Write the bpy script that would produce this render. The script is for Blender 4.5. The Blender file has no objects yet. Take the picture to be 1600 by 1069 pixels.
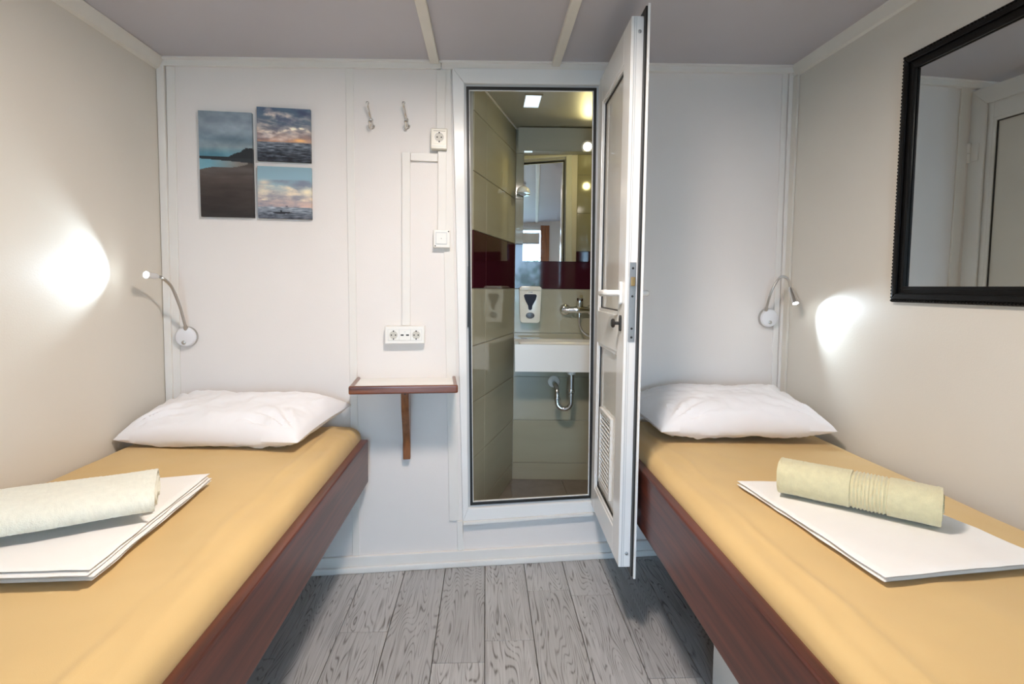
import bpy, bmesh, math, random
from mathutils import Vector, Matrix, noise
random.seed(7)
SC = bpy.context.scene
COL = SC.collection

# ------------------------------------------------------------------ camera
CAM_H = 1.234
PITCH, YAW, ROLL = -0.0631, 0.0487, 0.0116
fw = Vector((math.sin(YAW) * math.cos(PITCH), math.cos(YAW) * math.cos(PITCH), math.sin(PITCH)))
rt = Vector((math.cos(YAW), -math.sin(YAW), 0))
up = rt.cross(fw)
r2 = rt * math.cos(ROLL) + up * math.sin(ROLL)
u2 = -rt * math.sin(ROLL) + up * math.cos(ROLL)
cam = bpy.data.cameras.new('camera')
cam.sensor_fit = 'HORIZONTAL'
cam.sensor_width = 36
cam.lens = 850 / 1600 * 36
cam.shift_y = -(534.5 - 502.2) / 1600
cam.clip_start = 0.02
co = bpy.data.objects.new('camera', cam)
COL.objects.link(co)
co.matrix_world = Matrix(((r2.x, u2.x, -fw.x, 0), (r2.y, u2.y, -fw.y, 0), (r2.z, u2.z, -fw.z, CAM_H), (0, 0, 0, 1)))
SC.camera = co

# ------------------------------------------------------------------ sky, exposure
wd = bpy.data.worlds.new('sky')
SC.world = wd
wd.use_nodes = True
bgn = wd.node_tree.nodes['Background']
bgn.inputs[0].default_value = (0.46, 0.71, 1.0, 1)
bgn.inputs[1].default_value = 17.0
vs = SC.view_settings
vs.view_transform = 'Standard'
vs.look = 'None'
vs.gamma = 1
vs.use_curve_mapping = False
vs.exposure = 0.0
LAMP_W = 29.0          # ceiling lamp, watts
READ_W = 7.5           # reading lamps
BATH_W = 5.5           # bathroom downlight


# ------------------------------------------------------------------ materials
MATS = {}


def nd(nt, t, **kw):
    n = nt.nodes.new(t)
    for k, v in kw.items():
        setattr(n, k, v)
    return n


def mat(name, col, rough=0.5, metal=0.0, var=0.04, scale=8.0, bump=0.0, bscale=60.0, emit=None, estr=0.0, spec=0.5,
        coat=0.0, stretch=(1, 1, 1), sheen=0.0, trans=0.0, sss=0.0):
    m = bpy.data.materials.new(name)
    m.use_nodes = True
    nt = m.node_tree
    b = nt.nodes['Principled BSDF']
    tc = nd(nt, 'ShaderNodeTexCoord')
    mp = nd(nt, 'ShaderNodeMapping')
    mp.inputs['Scale'].default_value = stretch
    nt.links.new(tc.outputs['Object'], mp.inputs[0])
    nz = nd(nt, 'ShaderNodeTexNoise')
    nz.inputs['Scale'].default_value = scale
    nz.inputs['Detail'].default_value = 4
    nt.links.new(mp.outputs[0], nz.inputs['Vector'])
    rp = nd(nt, 'ShaderNodeValToRGB')
    c0 = [max(0, c * (1 - var)) for c in col]
    c1 = [min(1, c * (1 + var)) for c in col]
    rp.color_ramp.elements[0].position = 0.3
    rp.color_ramp.elements[1].position = 0.7
    rp.color_ramp.elements[0].color = (*c0, 1)
    rp.color_ramp.elements[1].color = (*c1, 1)
    nt.links.new(nz.outputs['Fac'], rp.inputs[0])
    nt.links.new(rp.outputs[0], b.inputs['Base Color'])
    b.inputs['Roughness'].default_value = rough
    b.inputs['Metallic'].default_value = metal
    b.inputs['Specular IOR Level'].default_value = spec
    b.inputs['Coat Weight'].default_value = coat
    b.inputs['Coat Roughness'].default_value = 0.05
    b.inputs['Sheen Weight'].default_value = sheen
    b.inputs['Transmission Weight'].default_value = trans
    if bump:
        n2 = nd(nt, 'ShaderNodeTexNoise')
        n2.inputs['Scale'].default_value = bscale
        n2.inputs['Detail'].default_value = 3
        nt.links.new(mp.outputs[0], n2.inputs['Vector'])
        bp = nd(nt, 'ShaderNodeBump')
        bp.inputs['Strength'].default_value = bump
        bp.inputs['Distance'].default_value = 0.002
        nt.links.new(n2.outputs['Fac'], bp.inputs['Height'])
        nt.links.new(bp.outputs[0], b.inputs['Normal'])
    if emit:
        b.inputs['Emission Color'].default_value = (*emit, 1)
        b.inputs['Emission Strength'].default_value = estr
    MATS[name] = m
    return m


def wood_floor_mat():
    m = bpy.data.materials.new('greywashed_oak')
    m.use_nodes = True
    nt = m.node_tree
    L = nt.links.new
    b = nt.nodes['Principled BSDF']
    tc = nd(nt, 'ShaderNodeTexCoord')
    oi = nd(nt, 'ShaderNodeObjectInfo')
    ad = nd(nt, 'ShaderNodeVectorMath', operation='ADD')
    cx = nd(nt, 'ShaderNodeCombineXYZ')
    mu = nd(nt, 'ShaderNodeMath', operation='MULTIPLY')
    mu.inputs[1].default_value = 37.0
    L(oi.outputs['Random'], mu.inputs[0])
    L(mu.outputs[0], cx.inputs[2])
    L(mu.outputs[0], cx.inputs[1])
    L(tc.outputs['Object'], ad.inputs[0])
    L(cx.outputs[0], ad.inputs[1])
    mp = nd(nt, 'ShaderNodeMapping')
    mp.inputs['Scale'].default_value = (9.0, 1.0, 1.0)
    L(ad.outputs[0], mp.inputs[0])
    # contour lines of a stretched noise field = cathedral grain
    n1 = nd(nt, 'ShaderNodeTexNoise')
    n1.inputs['Scale'].default_value = 1.0
    n1.inputs['Detail'].default_value = 2.0
    n1.inputs['Distortion'].default_value = 0.25
    L(mp.outputs[0], n1.inputs['Vector'])
    m1 = nd(nt, 'ShaderNodeMath', operation='MULTIPLY')
    m1.inputs[1].default_value = 84.0
    L(n1.outputs['Fac'], m1.inputs[0])
    pp = nd(nt, 'ShaderNodeMath', operation='PINGPONG')
    pp.inputs[1].default_value = 1.0
    L(m1.outputs[0], pp.inputs[0])
    # fine pore streaks
    mp2 = nd(nt, 'ShaderNodeMapping')
    mp2.inputs['Scale'].default_value = (130.0, 5.0, 1.0)
    L(ad.outputs[0], mp2.inputs[0])
    n2 = nd(nt, 'ShaderNodeTexNoise')
    n2.inputs['Scale'].default_value = 1.0
    n2.inputs['Detail'].default_value = 3.0
    L(mp2.outputs[0], n2.inputs['Vector'])
    # patchiness
    n3 = nd(nt, 'ShaderNodeTexNoise')
    n3.inputs['Scale'].default_value = 5.0
    n3.inputs['Detail'].default_value = 3.0
    L(ad.outputs[0], n3.inputs['Vector'])
    r1 = nd(nt, 'ShaderNodeValToRGB')
    e = r1.color_ramp.elements
    e[0].position = 0.0
    e[0].color = (1, 1, 1, 1)
    e[1].position = 0.40
    e[1].color = (0, 0, 0, 1)
    L(pp.outputs[0], r1.inputs[0])
    r2_ = nd(nt, 'ShaderNodeValToRGB')
    e = r2_.color_ramp.elements
    e[0].position = 0.33
    e[0].color = (0, 0, 0, 1)
    e[1].position = 0.55
    e[1].color = (1, 1, 1, 1)
    L(n2.outputs['Fac'], r2_.inputs[0])
    g = nd(nt, 'ShaderNodeMath', operation='MULTIPLY')
    L(r1.outputs[0], g.inputs[0])
    L(r2_.outputs[0], g.inputs[1])
    g2 = nd(nt, 'ShaderNodeMath', operation='MULTIPLY_ADD')
    g2.inputs[1].default_value = 0.22
    L(r2_.outputs[0], g2.inputs[0])
    L(g.outputs[0], g2.inputs[2])
    g3 = nd(nt, 'ShaderNodeMath', operation='MULTIPLY')
    g3.use_clamp = True
    L(g2.outputs[0], g3.inputs[0])
    r3 = nd(nt, 'ShaderNodeMapRange')
    r3.inputs[1].default_value = 0.3
    r3.inputs[2].default_value = 0.65
    r3.inputs[3].default_value = 0.45
    r3.inputs[4].default_value = 1.0
    L(n3.outputs['Fac'], r3.inputs[0])
    L(r3.outputs[0], g3.inputs[1])
    mx = nd(nt, 'ShaderNodeMix', data_type='RGBA')
    mx.inputs['A'].default_value = (0.48, 0.475, 0.47, 1)
    mx.inputs['B'].default_value = (0.14, 0.13, 0.12, 1)
    L(g3.outputs[0], mx.inputs['Factor'])
    # plank to plank tone
    hs = nd(nt, 'ShaderNodeHueSaturation')
    mr = nd(nt, 'ShaderNodeMapRange')
    mr.inputs[3].default_value = 0.88
    mr.inputs[4].default_value = 1.1
    L(oi.outputs['Random'], mr.inputs[0])
    L(mr.outputs[0], hs.inputs['Value'])
    L(mx.outputs['Result'], hs.inputs['Color'])
    L(hs.outputs[0], b.inputs['Base Color'])
    b.inputs['Roughness'].default_value = 0.42
    bp = nd(nt, 'ShaderNodeBump')
    bp.inputs['Strength'].default_value = 0.25
    bp.inputs['Distance'].default_value = 0.001
    bp.invert = True
    L(g3.outputs[0], bp.inputs['Height'])
    L(bp.outputs[0], b.inputs['Normal'])
    MATS['floor'] = m
    return m


def wood_mat(name, c_light, c_dark, rough, stretch=(1, 1, 1), scale=14.0, coat=0.3):
    m = bpy.data.materials.new(name)
    m.use_nodes = True
    nt = m.node_tree
    L = nt.links.new
    b = nt.nodes['Principled BSDF']
    tc = nd(nt, 'ShaderNodeTexCoord')
    mp = nd(nt, 'ShaderNodeMapping')
    mp.inputs['Scale'].default_value = stretch
    L(tc.outputs['Object'], mp.inputs[0])
    n = nd(nt, 'ShaderNodeTexNoise')
    n.inputs['Scale'].default_value = scale
    n.inputs['Detail'].default_value = 6
    n.inputs['Roughness'].default_value = 0.6
    n.inputs['Distortion'].default_value = 0.4
    L(mp.outputs[0], n.inputs['Vector'])
    r = nd(nt, 'ShaderNodeValToRGB')
    r.color_ramp.elements[0].position = 0.3
    r.color_ramp.elements[0].color = (*c_dark, 1)
    r.color_ramp.elements[1].position = 0.7
    r.color_ramp.elements[1].color = (*c_light, 1)
    L(n.outputs['Fac'], r.inputs[0])
    L(r.outputs[0], b.inputs['Base Color'])
    b.inputs['Roughness'].default_value = rough
    b.inputs['Coat Weight'].default_value = coat
    b.inputs['Coat Roughness'].default_value = 0.18
    MATS[name] = m
    return m


def print_mat(name):
    m = bpy.data.materials.new(name)
    m.use_nodes = True
    nt = m.node_tree
    b = nt.nodes['Principled BSDF']
    a = nd(nt, 'ShaderNodeVertexColor')
    a.layer_name = 'print'
    nz = nd(nt, 'ShaderNodeTexNoise')
    nz.inputs['Scale'].default_value = 900
    bp = nd(nt, 'ShaderNodeBump')
    bp.inputs['Strength'].default_value = 0.1
    bp.inputs['Distance'].default_value = 0.0005
    nt.links.new(nz.outputs['Fac'], bp.inputs['Height'])
    nt.links.new(bp.outputs[0], b.inputs['Normal'])
    nt.links.new(a.outputs['Color'], b.inputs['Base Color'])
    b.inputs['Roughness'].default_value = 0.6
    MATS[name] = m
    return m


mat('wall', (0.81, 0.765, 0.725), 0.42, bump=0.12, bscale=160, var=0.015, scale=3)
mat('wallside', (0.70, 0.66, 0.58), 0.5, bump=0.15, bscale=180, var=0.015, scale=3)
mat('ceiling', (0.52, 0.50, 0.53), 0.5, bump=0.08, bscale=200, var=0.02, scale=3)
mat('trim', (0.80, 0.77, 0.72), 0.38, var=0.02)
mat('beam', (0.74, 0.71, 0.64), 0.4, var=0.03)
mat('upvc', (0.84, 0.84, 0.82), 0.22, var=0.01)
mat('upvc_grey', (0.55, 0.56, 0.56), 0.3, var=0.03)
mat('doorpanel', (0.74, 0.72, 0.66), 0.09, var=0.01)
mat('rubber', (0.012, 0.012, 0.012), 0.45)
mat('sheet', (0.64, 0.44, 0.185), 0.75, var=0.03, scale=5, bump=0.12, bscale=700, sheen=0.15)
mat('pillow', (0.86, 0.85, 0.86), 0.8, var=0.015, bump=0.1, bscale=600, sheen=0.2)
mat('linen', (0.84, 0.82, 0.78), 0.85, var=0.02, bump=0.15, bscale=600, sheen=0.2)
mat('towel', (0.68, 0.62, 0.38), 0.95, var=0.05, scale=60, bump=0.9, bscale=420, sheen=0.4)
mat('towel2', (0.78, 0.77, 0.65), 0.95, var=0.04, scale=60, bump=0.7, bscale=420, sheen=0.4)
wood_mat('mahogany', (0.15, 0.036, 0.018), (0.04, 0.010, 0.007), 0.36, (9, 0.35, 9), 5.0, 0.12)
wood_mat('shelfwood', (0.24, 0.068, 0.018), (0.08, 0.018, 0.006), 0.3, (0.6, 8, 8), 6.0, 0.4)
wood_mat('bracketwood', (0.32, 0.115, 0.028), (0.14, 0.042, 0.010), 0.35, (10, 10, 1.2), 4.0, 0.4)
wood_mat('doorpost', (0.42, 0.14, 0.035), (0.20, 0.06, 0.015), 0.4, (8, 8, 0.6), 4.0, 0.3)
mat('laminate', (0.84, 0.83, 0.79), 0.25, var=0.01)
mat('plastic', (0.80, 0.76, 0.66), 0.3, var=0.01)
mat('plasticw', (0.84, 0.82, 0.77), 0.3, var=0.01)
mat('socket_shade', (0.58, 0.55, 0.48), 0.4, var=0.02)  # plastic tone darkened to carry the shading inside the socket faces
mat('dark', (0.02, 0.018, 0.016), 0.5)
mat('chrome', (0.72, 0.72, 0.72), 0.09, 1.0, var=0.02)
mat('satin', (0.52, 0.50, 0.47), 0.3, 1.0, var=0.05)
mat('steel', (0.42, 0.40, 0.38), 0.42, 1.0, var=0.06)
mat('brass', (0.50, 0.32, 0.14), 0.35, 1.0, var=0.06)
mat('lampwhite', (0.78, 0.78, 0.80), 0.35, var=0.02)
mat('led', (1, 1, 1), 0.3, emit=(0.85, 0.94, 1.0), estr=60)
mat('lampglass', (1, 1, 1), 0.3, emit=(1.0, 0.90, 0.74), estr=8)
mat('bathglow', (1, 1, 1), 0.3, emit=(1.0, 0.88, 0.52), estr=14)
mat('hatchglow', (1, 1, 1), 0.3, emit=(0.68, 0.84, 1.0), estr=1.1)
mat('blackframe', (0.004, 0.004, 0.004), 0.34, var=0.2, scale=40, spec=0.25)
mat('mirror', (0.72, 0.735, 0.72), 0.015, 1.0, var=0.0)
mat('mirrorback', (0.1, 0.1, 0.1), 0.7)
mat('grout', (0.42, 0.40, 0.34), 0.8)
mat('tile', (0.38, 0.355, 0.255), 0.07, var=0.03, scale=2.5, stretch=(1, 1, 6))
mat('tilered', (0.045, 0.008, 0.014), 0.05, var=0.1)
mat('tilefloor', (0.20, 0.165, 0.13), 0.35, var=0.12, scale=14)
mat('bathceil', (0.42, 0.40, 0.31), 0.45, var=0.02)
mat('ceramic', (0.84, 0.83, 0.78), 0.16, var=0.005)
mat('dispenser', (0.80, 0.78, 0.66), 0.18, var=0.01)
mat('navy', (0.010, 0.011, 0.025), 0.45, spec=0.25)
mat('button', (0.10, 0.11, 0.12), 0.25)
mat('blind', (0.74, 0.66, 0.54), 0.8, var=0.04)
mat('leaf', (0.10, 0.30, 0.14), 0.6, var=0.4, scale=6)
mat('ground', (0.35, 0.33, 0.30), 0.8, var=0.1)
mat('glasspane', (1, 1, 1), 0.0, trans=1.0, var=0.0)
mat('canvasback', (0.70, 0.68, 0.64), 0.8)
wood_floor_mat()
print_mat('canvas_print')


# ------------------------------------------------------------------ mesh helpers
class MB:
    def __init__(s):
        s.v = []
        s.f = []

    def add(s, vs_, fs):
        o = len(s.v)
        s.v += [tuple(v) for v in vs_]
        s.f += [[i + o for i in f] for f in fs]
        return s

    def box(s, a, b):
        x0, y0, z0 = a
        x1, y1, z1 = b
        return s.add([(x0, y0, z0), (x1, y0, z0), (x1, y1, z0), (x0, y1, z0), (x0, y0, z1), (x1, y0, z1), (x1, y1, z1), (x0, y1, z1)],
                     [(0, 3, 2, 1), (4, 5, 6, 7), (0, 1, 5, 4), (1, 2, 6, 5), (2, 3, 7, 6), (3, 0, 4, 7)])

    def prism(s, pts, f0, f1):
        """pts: 2-D polygon; f0/f1 map a 2-D point to the two 3-D caps"""
        n = len(pts)
        vs_ = [f0(*p) for p in pts] + [f1(*p) for p in pts]
        fs = [list(range(n))[::-1], list(range(n, 2 * n))] + [(i, (i + 1) % n, n + (i + 1) % n, n + i) for i in range(n)]
        return s.add(vs_, fs)

    def xz(s, pts, y0, y1):
        return s.prism(pts, lambda x, z: (x, y0, z), lambda x, z: (x, y1, z))

    def tube(s, path, rad, n=10, caps=True):
        P = [Vector(p) for p in path]
        if not isinstance(rad, (list, tuple)):
            rad = [rad] * len(P)
        rings = []
        t0 = (P[1] - P[0]).normalized()
        a = Vector((0, 0, 1)) if abs(t0.z) < 0.9 else Vector((1, 0, 0))
        nrm = t0.cross(a).normalized()
        for i, p in enumerate(P):
            t = (P[min(i + 1, len(P) - 1)] - P[max(i - 1, 0)])
            if t.length < 1e-9:
                t = t0
            t = t.normalized()
            nrm = (nrm - t * nrm.dot(t)).normalized()
            bn = t.cross(nrm)
            rings.append([p + (nrm * math.cos(2 * math.pi * k / n) + bn * math.sin(2 * math.pi * k / n)) * rad[i] for k in range(n)])
            t0 = t
        vs_ = [v for r in rings for v in r]
        fs = []
        for i in range(len(P) - 1):
            for k in range(n):
                fs.append((i * n + k, i * n + (k + 1) % n, (i + 1) * n + (k + 1) % n, (i + 1) * n + k))
        if caps:
            fs.append(list(range(n))[::-1])
            fs.append([(len(P) - 1) * n + k for k in range(n)])
        return s.add(vs_, fs)

    def lathe(s, prof, origin, axis, n=28):
        """prof: list of (r, h) along axis"""
        ax = Vector(axis).normalized()
        o = Vector(origin)
        a = Vector((0, 0, 1)) if abs(ax.z) < 0.9 else Vector((1, 0, 0))
        e1 = ax.cross(a).normalized()
        e2 = ax.cross(e1)
        vs_ = []
        for r, h in prof:
            for k in range(n):
                t = 2 * math.pi * k / n
                vs_.append(o + ax * h + (e1 * math.cos(t) + e2 * math.sin(t)) * max(r, 1e-5))
        fs = []
        for i in range(len(prof) - 1):
            for k in range(n):
                fs.append((i * n + k, i * n + (k + 1) % n, (i + 1) * n + (k + 1) % n, (i + 1) * n + k))
        fs.append(list(range(n))[::-1])
        fs.append([(len(prof) - 1) * n + k for k in range(n)])
        return s.add(vs_, fs)

    def grid(s, fn, nu, nv):
        vs_ = [fn(i / nu, j / nv) for j in range(nv + 1) for i in range(nu + 1)]
        fs = [(j * (nu + 1) + i, j * (nu + 1) + i + 1, (j + 1) * (nu + 1) + i + 1, (j + 1) * (nu + 1) + i) for j in range(nv) for i in range(nu)]
        return s.add(vs_, fs)

    def mesh(s, name, bevel=0, smooth=False, seg=2, weld=0):
        bm = bmesh.new()
        vv = [bm.verts.new(v) for v in s.v]
        for f in s.f:
            try:
                bm.faces.new([vv[i] for i in f])
            except ValueError:
                pass
        if weld:
            bmesh.ops.remove_doubles(bm, verts=bm.verts, dist=weld)
        bmesh.ops.recalc_face_normals(bm, faces=bm.faces)
        if bevel:
            es = [e for e in bm.edges if len(e.link_faces) == 2 and e.calc_face_angle(0) > 0.6]
            bmesh.ops.bevel(bm, geom=es, offset=bevel, segments=seg, affect='EDGES', profile=0.6)
        me = bpy.data.meshes.new(name)
        bm.to_mesh(me)
        bm.free()
        if smooth:
            for p in me.polygons:
                p.use_smooth = True
            try:
                me.set_sharp_from_angle(angle=math.radians(40))
            except Exception:
                pass
        return me

    def build(s, name, m, parent=None, bevel=0, smooth=False, seg=2, weld=0):
        me = s.mesh(name, bevel, smooth, seg, weld)
        me.materials.append(MATS[m])
        o = bpy.data.objects.new(name, me)
        COL.objects.link(o)
        if parent:
            o.parent = parent
        return o


def tag(o, label=None, cat=None, group=None, kind=None):
    if label:
        o['label'] = label
    if cat:
        o['category'] = cat
    if group:
        o['group'] = group
    if kind:
        o['kind'] = kind
    return o


def empty(name, loc=(0, 0, 0), rz=0.0):
    o = bpy.data.objects.new(name, None)
    o.empty_display_size = 0.05
    COL.objects.link(o)
    o.location = loc
    o.rotation_euler = (0, 0, rz)
    return o


def inst(name, me, parent, loc=(0, 0, 0)):
    o = bpy.data.objects.new(name, me)
    COL.objects.link(o)
    o.parent = parent
    o.location = loc
    return o


def bez(pts, n=24):
    """Catmull-Rom through points"""
    P = [Vector(p) for p in pts]
    P = [P[0] * 2 - P[1]] + P + [P[-1] * 2 - P[-2]]
    out = []
    for i in range(1, len(P) - 2):
        for k in range(n):
            t = k / n
            p0, p1, p2, p3 = P[i - 1], P[i], P[i + 1], P[i + 2]
            out.append(0.5 * ((2 * p1) + (p2 - p0) * t + (2 * p0 - 5 * p1 + 4 * p2 - p3) * t * t + (3 * p1 - p0 - 3 * p2 + p3) * t ** 3))
    out.append(P[-2])
    return out


# ------------------------------------------------------------------ room frame
S = 0.0913                       # the bathroom wall runs a little askew across the cabin
WA = math.atan(S)
WL, WR = -1.2833, 1.4052
RSP = 0.0399                     # the right wall closes in slightly with depth
REAR = -1.9


def wy(x):
    return 2.36 + S * x


def cz(x):
    return 2.1742 + 0.0538 * x


def wx(y):
    return WR - RSP * (y - 2.36)


def WP(u, off=0.0, z=0.0):
    """point on the bathroom wall: u along it, off out of it into the cabin"""
    c, s_ = math.cos(WA), math.sin(WA)
    return (u * c + off * s_, 2.36 + u * s_ - off * c, z)


def wall_thing(name, u, z, off=0.0):
    return empty(name, WP(u, off, z), WA)


# ---- floor of planks
PW = 0.173
fl = MB().box((WL - 0.05, REAR - 0.05, -0.06), (1.65, 2.56, -0.012)).build('floor', 'dark')
tag(fl, kind='structure')
plank_cache = {}
k0 = math.floor((WL - 0.007) / PW)
ends = {1: [2.137, 0.93, -0.28, -1.49], -3: [1.889, 0.68, -0.53, -1.74], -1: [1.719, 0.51, -0.70]}
for k in range(k0, 10):
    xa = 0.007 + k * PW
    xb = xa + PW
    cuts = ends.get(k) or [q for q in [2.137 - ((k * 0.47) % 1.21) - 1.21 * i + 0.9 for i in range(5)]]
    ys = [2.52] + [c for c in cuts if REAR + 0.05 < c < 2.45] + [REAR]
    a, b = max(xa, WL), min(xb, 1.58)
    if b - a < 0.01:
        continue
    for i in range(len(ys) - 1):
        ya, yb = ys[i + 1], ys[i]
        cxx, cyy = (a + b) / 2, (ya + yb) / 2
        hx, hy = (b - a) / 2 - 0.0012, (yb - ya) / 2 - 0.0012
        key = (round(hx, 4), round(hy, 4))
        if key not in plank_cache:
            me = MB().box((-hx, -hy, -0.012), (hx, hy, 0)).mesh('plank', bevel=0.0012, seg=1)
            me.materials.append(MATS['floor'])
            plank_cache[key] = me
        inst('plank', plank_cache[key], fl, (cxx, cyy, 0))

# ---- side walls
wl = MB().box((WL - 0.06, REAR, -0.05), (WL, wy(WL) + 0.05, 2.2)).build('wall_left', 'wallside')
tag(wl, kind='structure')
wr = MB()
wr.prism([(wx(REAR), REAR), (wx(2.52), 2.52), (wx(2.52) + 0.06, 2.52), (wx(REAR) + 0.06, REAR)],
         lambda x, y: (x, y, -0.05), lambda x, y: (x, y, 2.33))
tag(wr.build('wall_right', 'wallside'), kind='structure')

# ---- ceiling, tilted slightly across the cabin
cb = MB()
x0, x1 = WL - 0.06, 1.66
cb.prism([(x0, cz(x0)), (x1, cz(x1)), (x1, cz(x1) + 0.05), (x0, cz(x0) + 0.05)], lambda x, z: (x, REAR, z), lambda x, z: (x, 2.56, z))
tag(cb.build('ceiling', 'ceiling'), kind='structure')

# ---- bathroom wall with its door opening (corner points follow the slightly leaning frame)
OTL, OTR, OBL, OBR = (-0.086, 2.066), (0.469, 2.094), (-0.057, 0.276), (0.485, 0.285)   # clear opening
RTL, RTR, RBL, RBR = (-0.150, 2.142), (0.520, 2.172), (-0.094, 0.205), (0.556, 0.222)   # outside of the frame
UL, UR = -1.294, 1.412
TH = 0.06
wb = empty('wall_back', WP(0), WA)
tag(wb, kind='structure')
ztop = lambda u: cz(u) + 0.004
# wall built as pieces of one skin around the opening
w = MB()
g = 0.02
w.xz([(UL, -0.05), (RBL[0] + g, -0.05), (RBL[0] + g, RBL[1]), (RTL[0] + g, RTL[1]), (RTL[0] + g, ztop(RTL[0])), (UL, ztop(UL))], 0, TH)
w.xz([(RBR[0] - g, -0.05), (UR, -0.05), (UR, ztop(UR)), (RTR[0] - g, ztop(RTR[0])), (RTR[0] - g, RTR[1])], 0, TH)
w.xz([(RTL[0] + g, RTL[1] - g), (RTR[0] - g, RTR[1] - g), (RTR[0] - g, ztop(RTR[0])), (RTL[0] + g, ztop(RTL[0]))], 0, TH)
w.xz([(RBL[0] + g, -0.05), (RBR[0] - g, -0.05), (RBR[0] - g, RBR[1] + g), (RBL[0] + g, RBL[1] + g)], 0, TH)
w.build('wall_panel', 'wall', wb)


def ring(name, m, outer, inner, y0, y1, parent, bevel=0.0):
    """four mitred bars between two quads (tl, tr, br, bl)"""
    for i in range(4):
        a, b = outer[i], outer[(i + 1) % 4]
        c, d = inner[(i + 1) % 4], inner[i]
        MB().xz([a, b, c, d], y0, y1).build(name, m, parent, bevel=bevel)


def lerpq(o, i, t):
    return [tuple(o[k][j] + (i[k][j] - o[k][j]) * t for j in range(2)) for k in range(4)]


Q_O = [RTL, RTR, RBR, RBL]
Q_I = [OTL, OTR, OBR, OBL]


def inset(q, d):
    cx_ = sum(p[0] for p in q) / 4
    cz_ = sum(p[1] for p in q) / 4
    return [(p[0] + (d if p[0] < cx_ else -d), p[1] + (d if p[1] < cz_ else -d)) for p in q]


df = empty('trim_1', WP(0), WA)
tag(df, kind='structure')
df['label'] = 'white plastic door frame around the bathroom opening'
Q_M = inset(Q_I, -0.014)
ring('frame_bar', 'upvc', Q_O, Q_M, -0.020, TH + 0.01, df, 0.003)
ring('rebate_bar', 'upvc_grey', Q_M, inset(Q_I, -0.004), -0.004, 0.03, df)
ring('gasket', 'rubber', inset(Q_I, -0.004), inset(Q_I, 0.007), -0.010, 0.006, df)
ring('inner_lip', 'upvc', inset(Q_I, 0.007), inset(Q_I, 0.010), -0.002, 0.006, df)
# strike slot in left jamb
MB().box((-0.079, -0.0135, 1.06), (-0.073, -0.004, 1.32)).build('strike_slot', 'rubber', df)

# ---- trims on the bathroom wall
tn = [1]


def trim(mb, m='trim', bevel=0.002, world=False):
    tn[0] += 1
    o = mb.build('trim_%d' % tn[0], m, None, bevel=bevel)
    if not world:
        o.location = WP(0)
        o.rotation_euler = (0, 0, WA)
    tag(o, kind='structure')
    return o


def batten(ua, ub, z0, z1, lean=0.0, t=0.006):
    trim(MB().xz([(ua + lean, z0), (ub + lean, z0), (ub, z1), (ua, z1)], -t, 0.0))


# ceiling cove board, in two lengths
trim(MB().xz([(UL, ztop(UL) - 0.034), (-0.195, ztop(-0.195) - 0.034), (-0.195, ztop(-0.195)), (UL, ztop(UL))], -0.016, 0))
trim(MB().xz([(-0.193, ztop(-0.193) - 0.036), (UR, ztop(UR) - 0.036), (UR, ztop(UR)), (-0.193, ztop(-0.193))], -0.02, 0))
trim(MB().xz([(UL, ztop(UL) - 0.012), (UR, ztop(UR) - 0.012), (UR, ztop(UR)), (UL, ztop(UL))], -0.028, 0))
batten(-0.581, -0.550, 0.07, cz(-0.56) - 0.03, 0.014)
batten(-1.258, -1.226, 0.07, cz(-1.24) - 0.03, -0.016)
batten(-1.288, -1.262, 0.07, cz(-1.27) - 0.03, 0.0, 0.018)
batten(1.375, 1.408, 0.07, cz(1.39) - 0.03, 0.012, 0.012)
batten(1.345, 1.372, 0.07, cz(1.36) - 0.03, 0.012)
batten(-0.198, -0.155, 0.205, cz(-0.17) - 0.03, 0.045, 0.008)
batten(-0.120, -0.094, 0.07, 0.203, 0.004, 0.01)
batten(0.556, 0.60, 0.07, cz(0.58) - 0.03, 0.012, 0.008)
# ledge under the door frame and skirting
trim(MB().xz([(-0.094, 0.190), (0.556, 0.207), (0.556, 0.222), (-0.094, 0.205)], -0.026, 0))
bb = MB().box((UL, -0.016, 0), (UR, 0, 0.070)).build('baseboard_back', 'trim', None, bevel=0.003)
bb.location = WP(0)
bb.rotation_euler = (0, 0, WA)
tag(bb, kind='structure')
bb2 = MB().xz([(UL, 0), (UR, 0), (UR, 0.028), (UL, 0.028)], -0.028, -0.016).build('moulding', 'trim', bb, bevel=0.006)
# trims along the ceiling over the side walls
tb = MB()
tb.prism([(WL, cz(WL) - 0.045), (WL + 0.014, cz(WL) - 0.04), (WL + 0.03, cz(WL)), (WL, cz(WL))], lambda x, z: (x, REAR, z), lambda x, z: (x, wy(WL), z))
trim(tb, 'beam', 0, True)
tb = MB()
vv = []
for y in (REAR, wy(WR) - 0.01):
    X = wx(y)
    Z = cz(X)
    vv += [(X, y, Z - 0.05), (X - 0.012, y, Z - 0.045), (X - 0.026, y, Z), (X, y, Z)]
tb.add(vv, [(0, 1, 2, 3), (7, 6, 5, 4), (0, 4, 5, 1), (1, 5, 6, 2), (2, 6, 7, 3), (3, 7, 4, 0)])
trim(tb, 'beam', 0, True)
# right corner cover strip on the side wall
tb = MB()
tb.box((-0.012, -0.034, 0.07), (0, 0, 2.2))
o = trim(tb, 'wallside', 0.002, True)
o.location = (wx(wy(WR)), wy(WR) - 0.012, 0)
o.rotation_euler = (0, 0, math.atan(RSP))
# ceiling battens
for xa, xb, d in ((-0.238, -0.200, 0.014), (0.272, 0.308, 0.018)):
    tb = MB()
    tb.prism([(xa, cz(xa) - d), (xb, cz(xb) - d), (xb, cz(xb) + 0.004), (xa, cz(xa) + 0.004)],
             lambda x, z: (x, REAR, z), lambda x, z: (x, wy(x) - 0.018, z))
    trim(tb, 'beam', 0.004, True)

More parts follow.
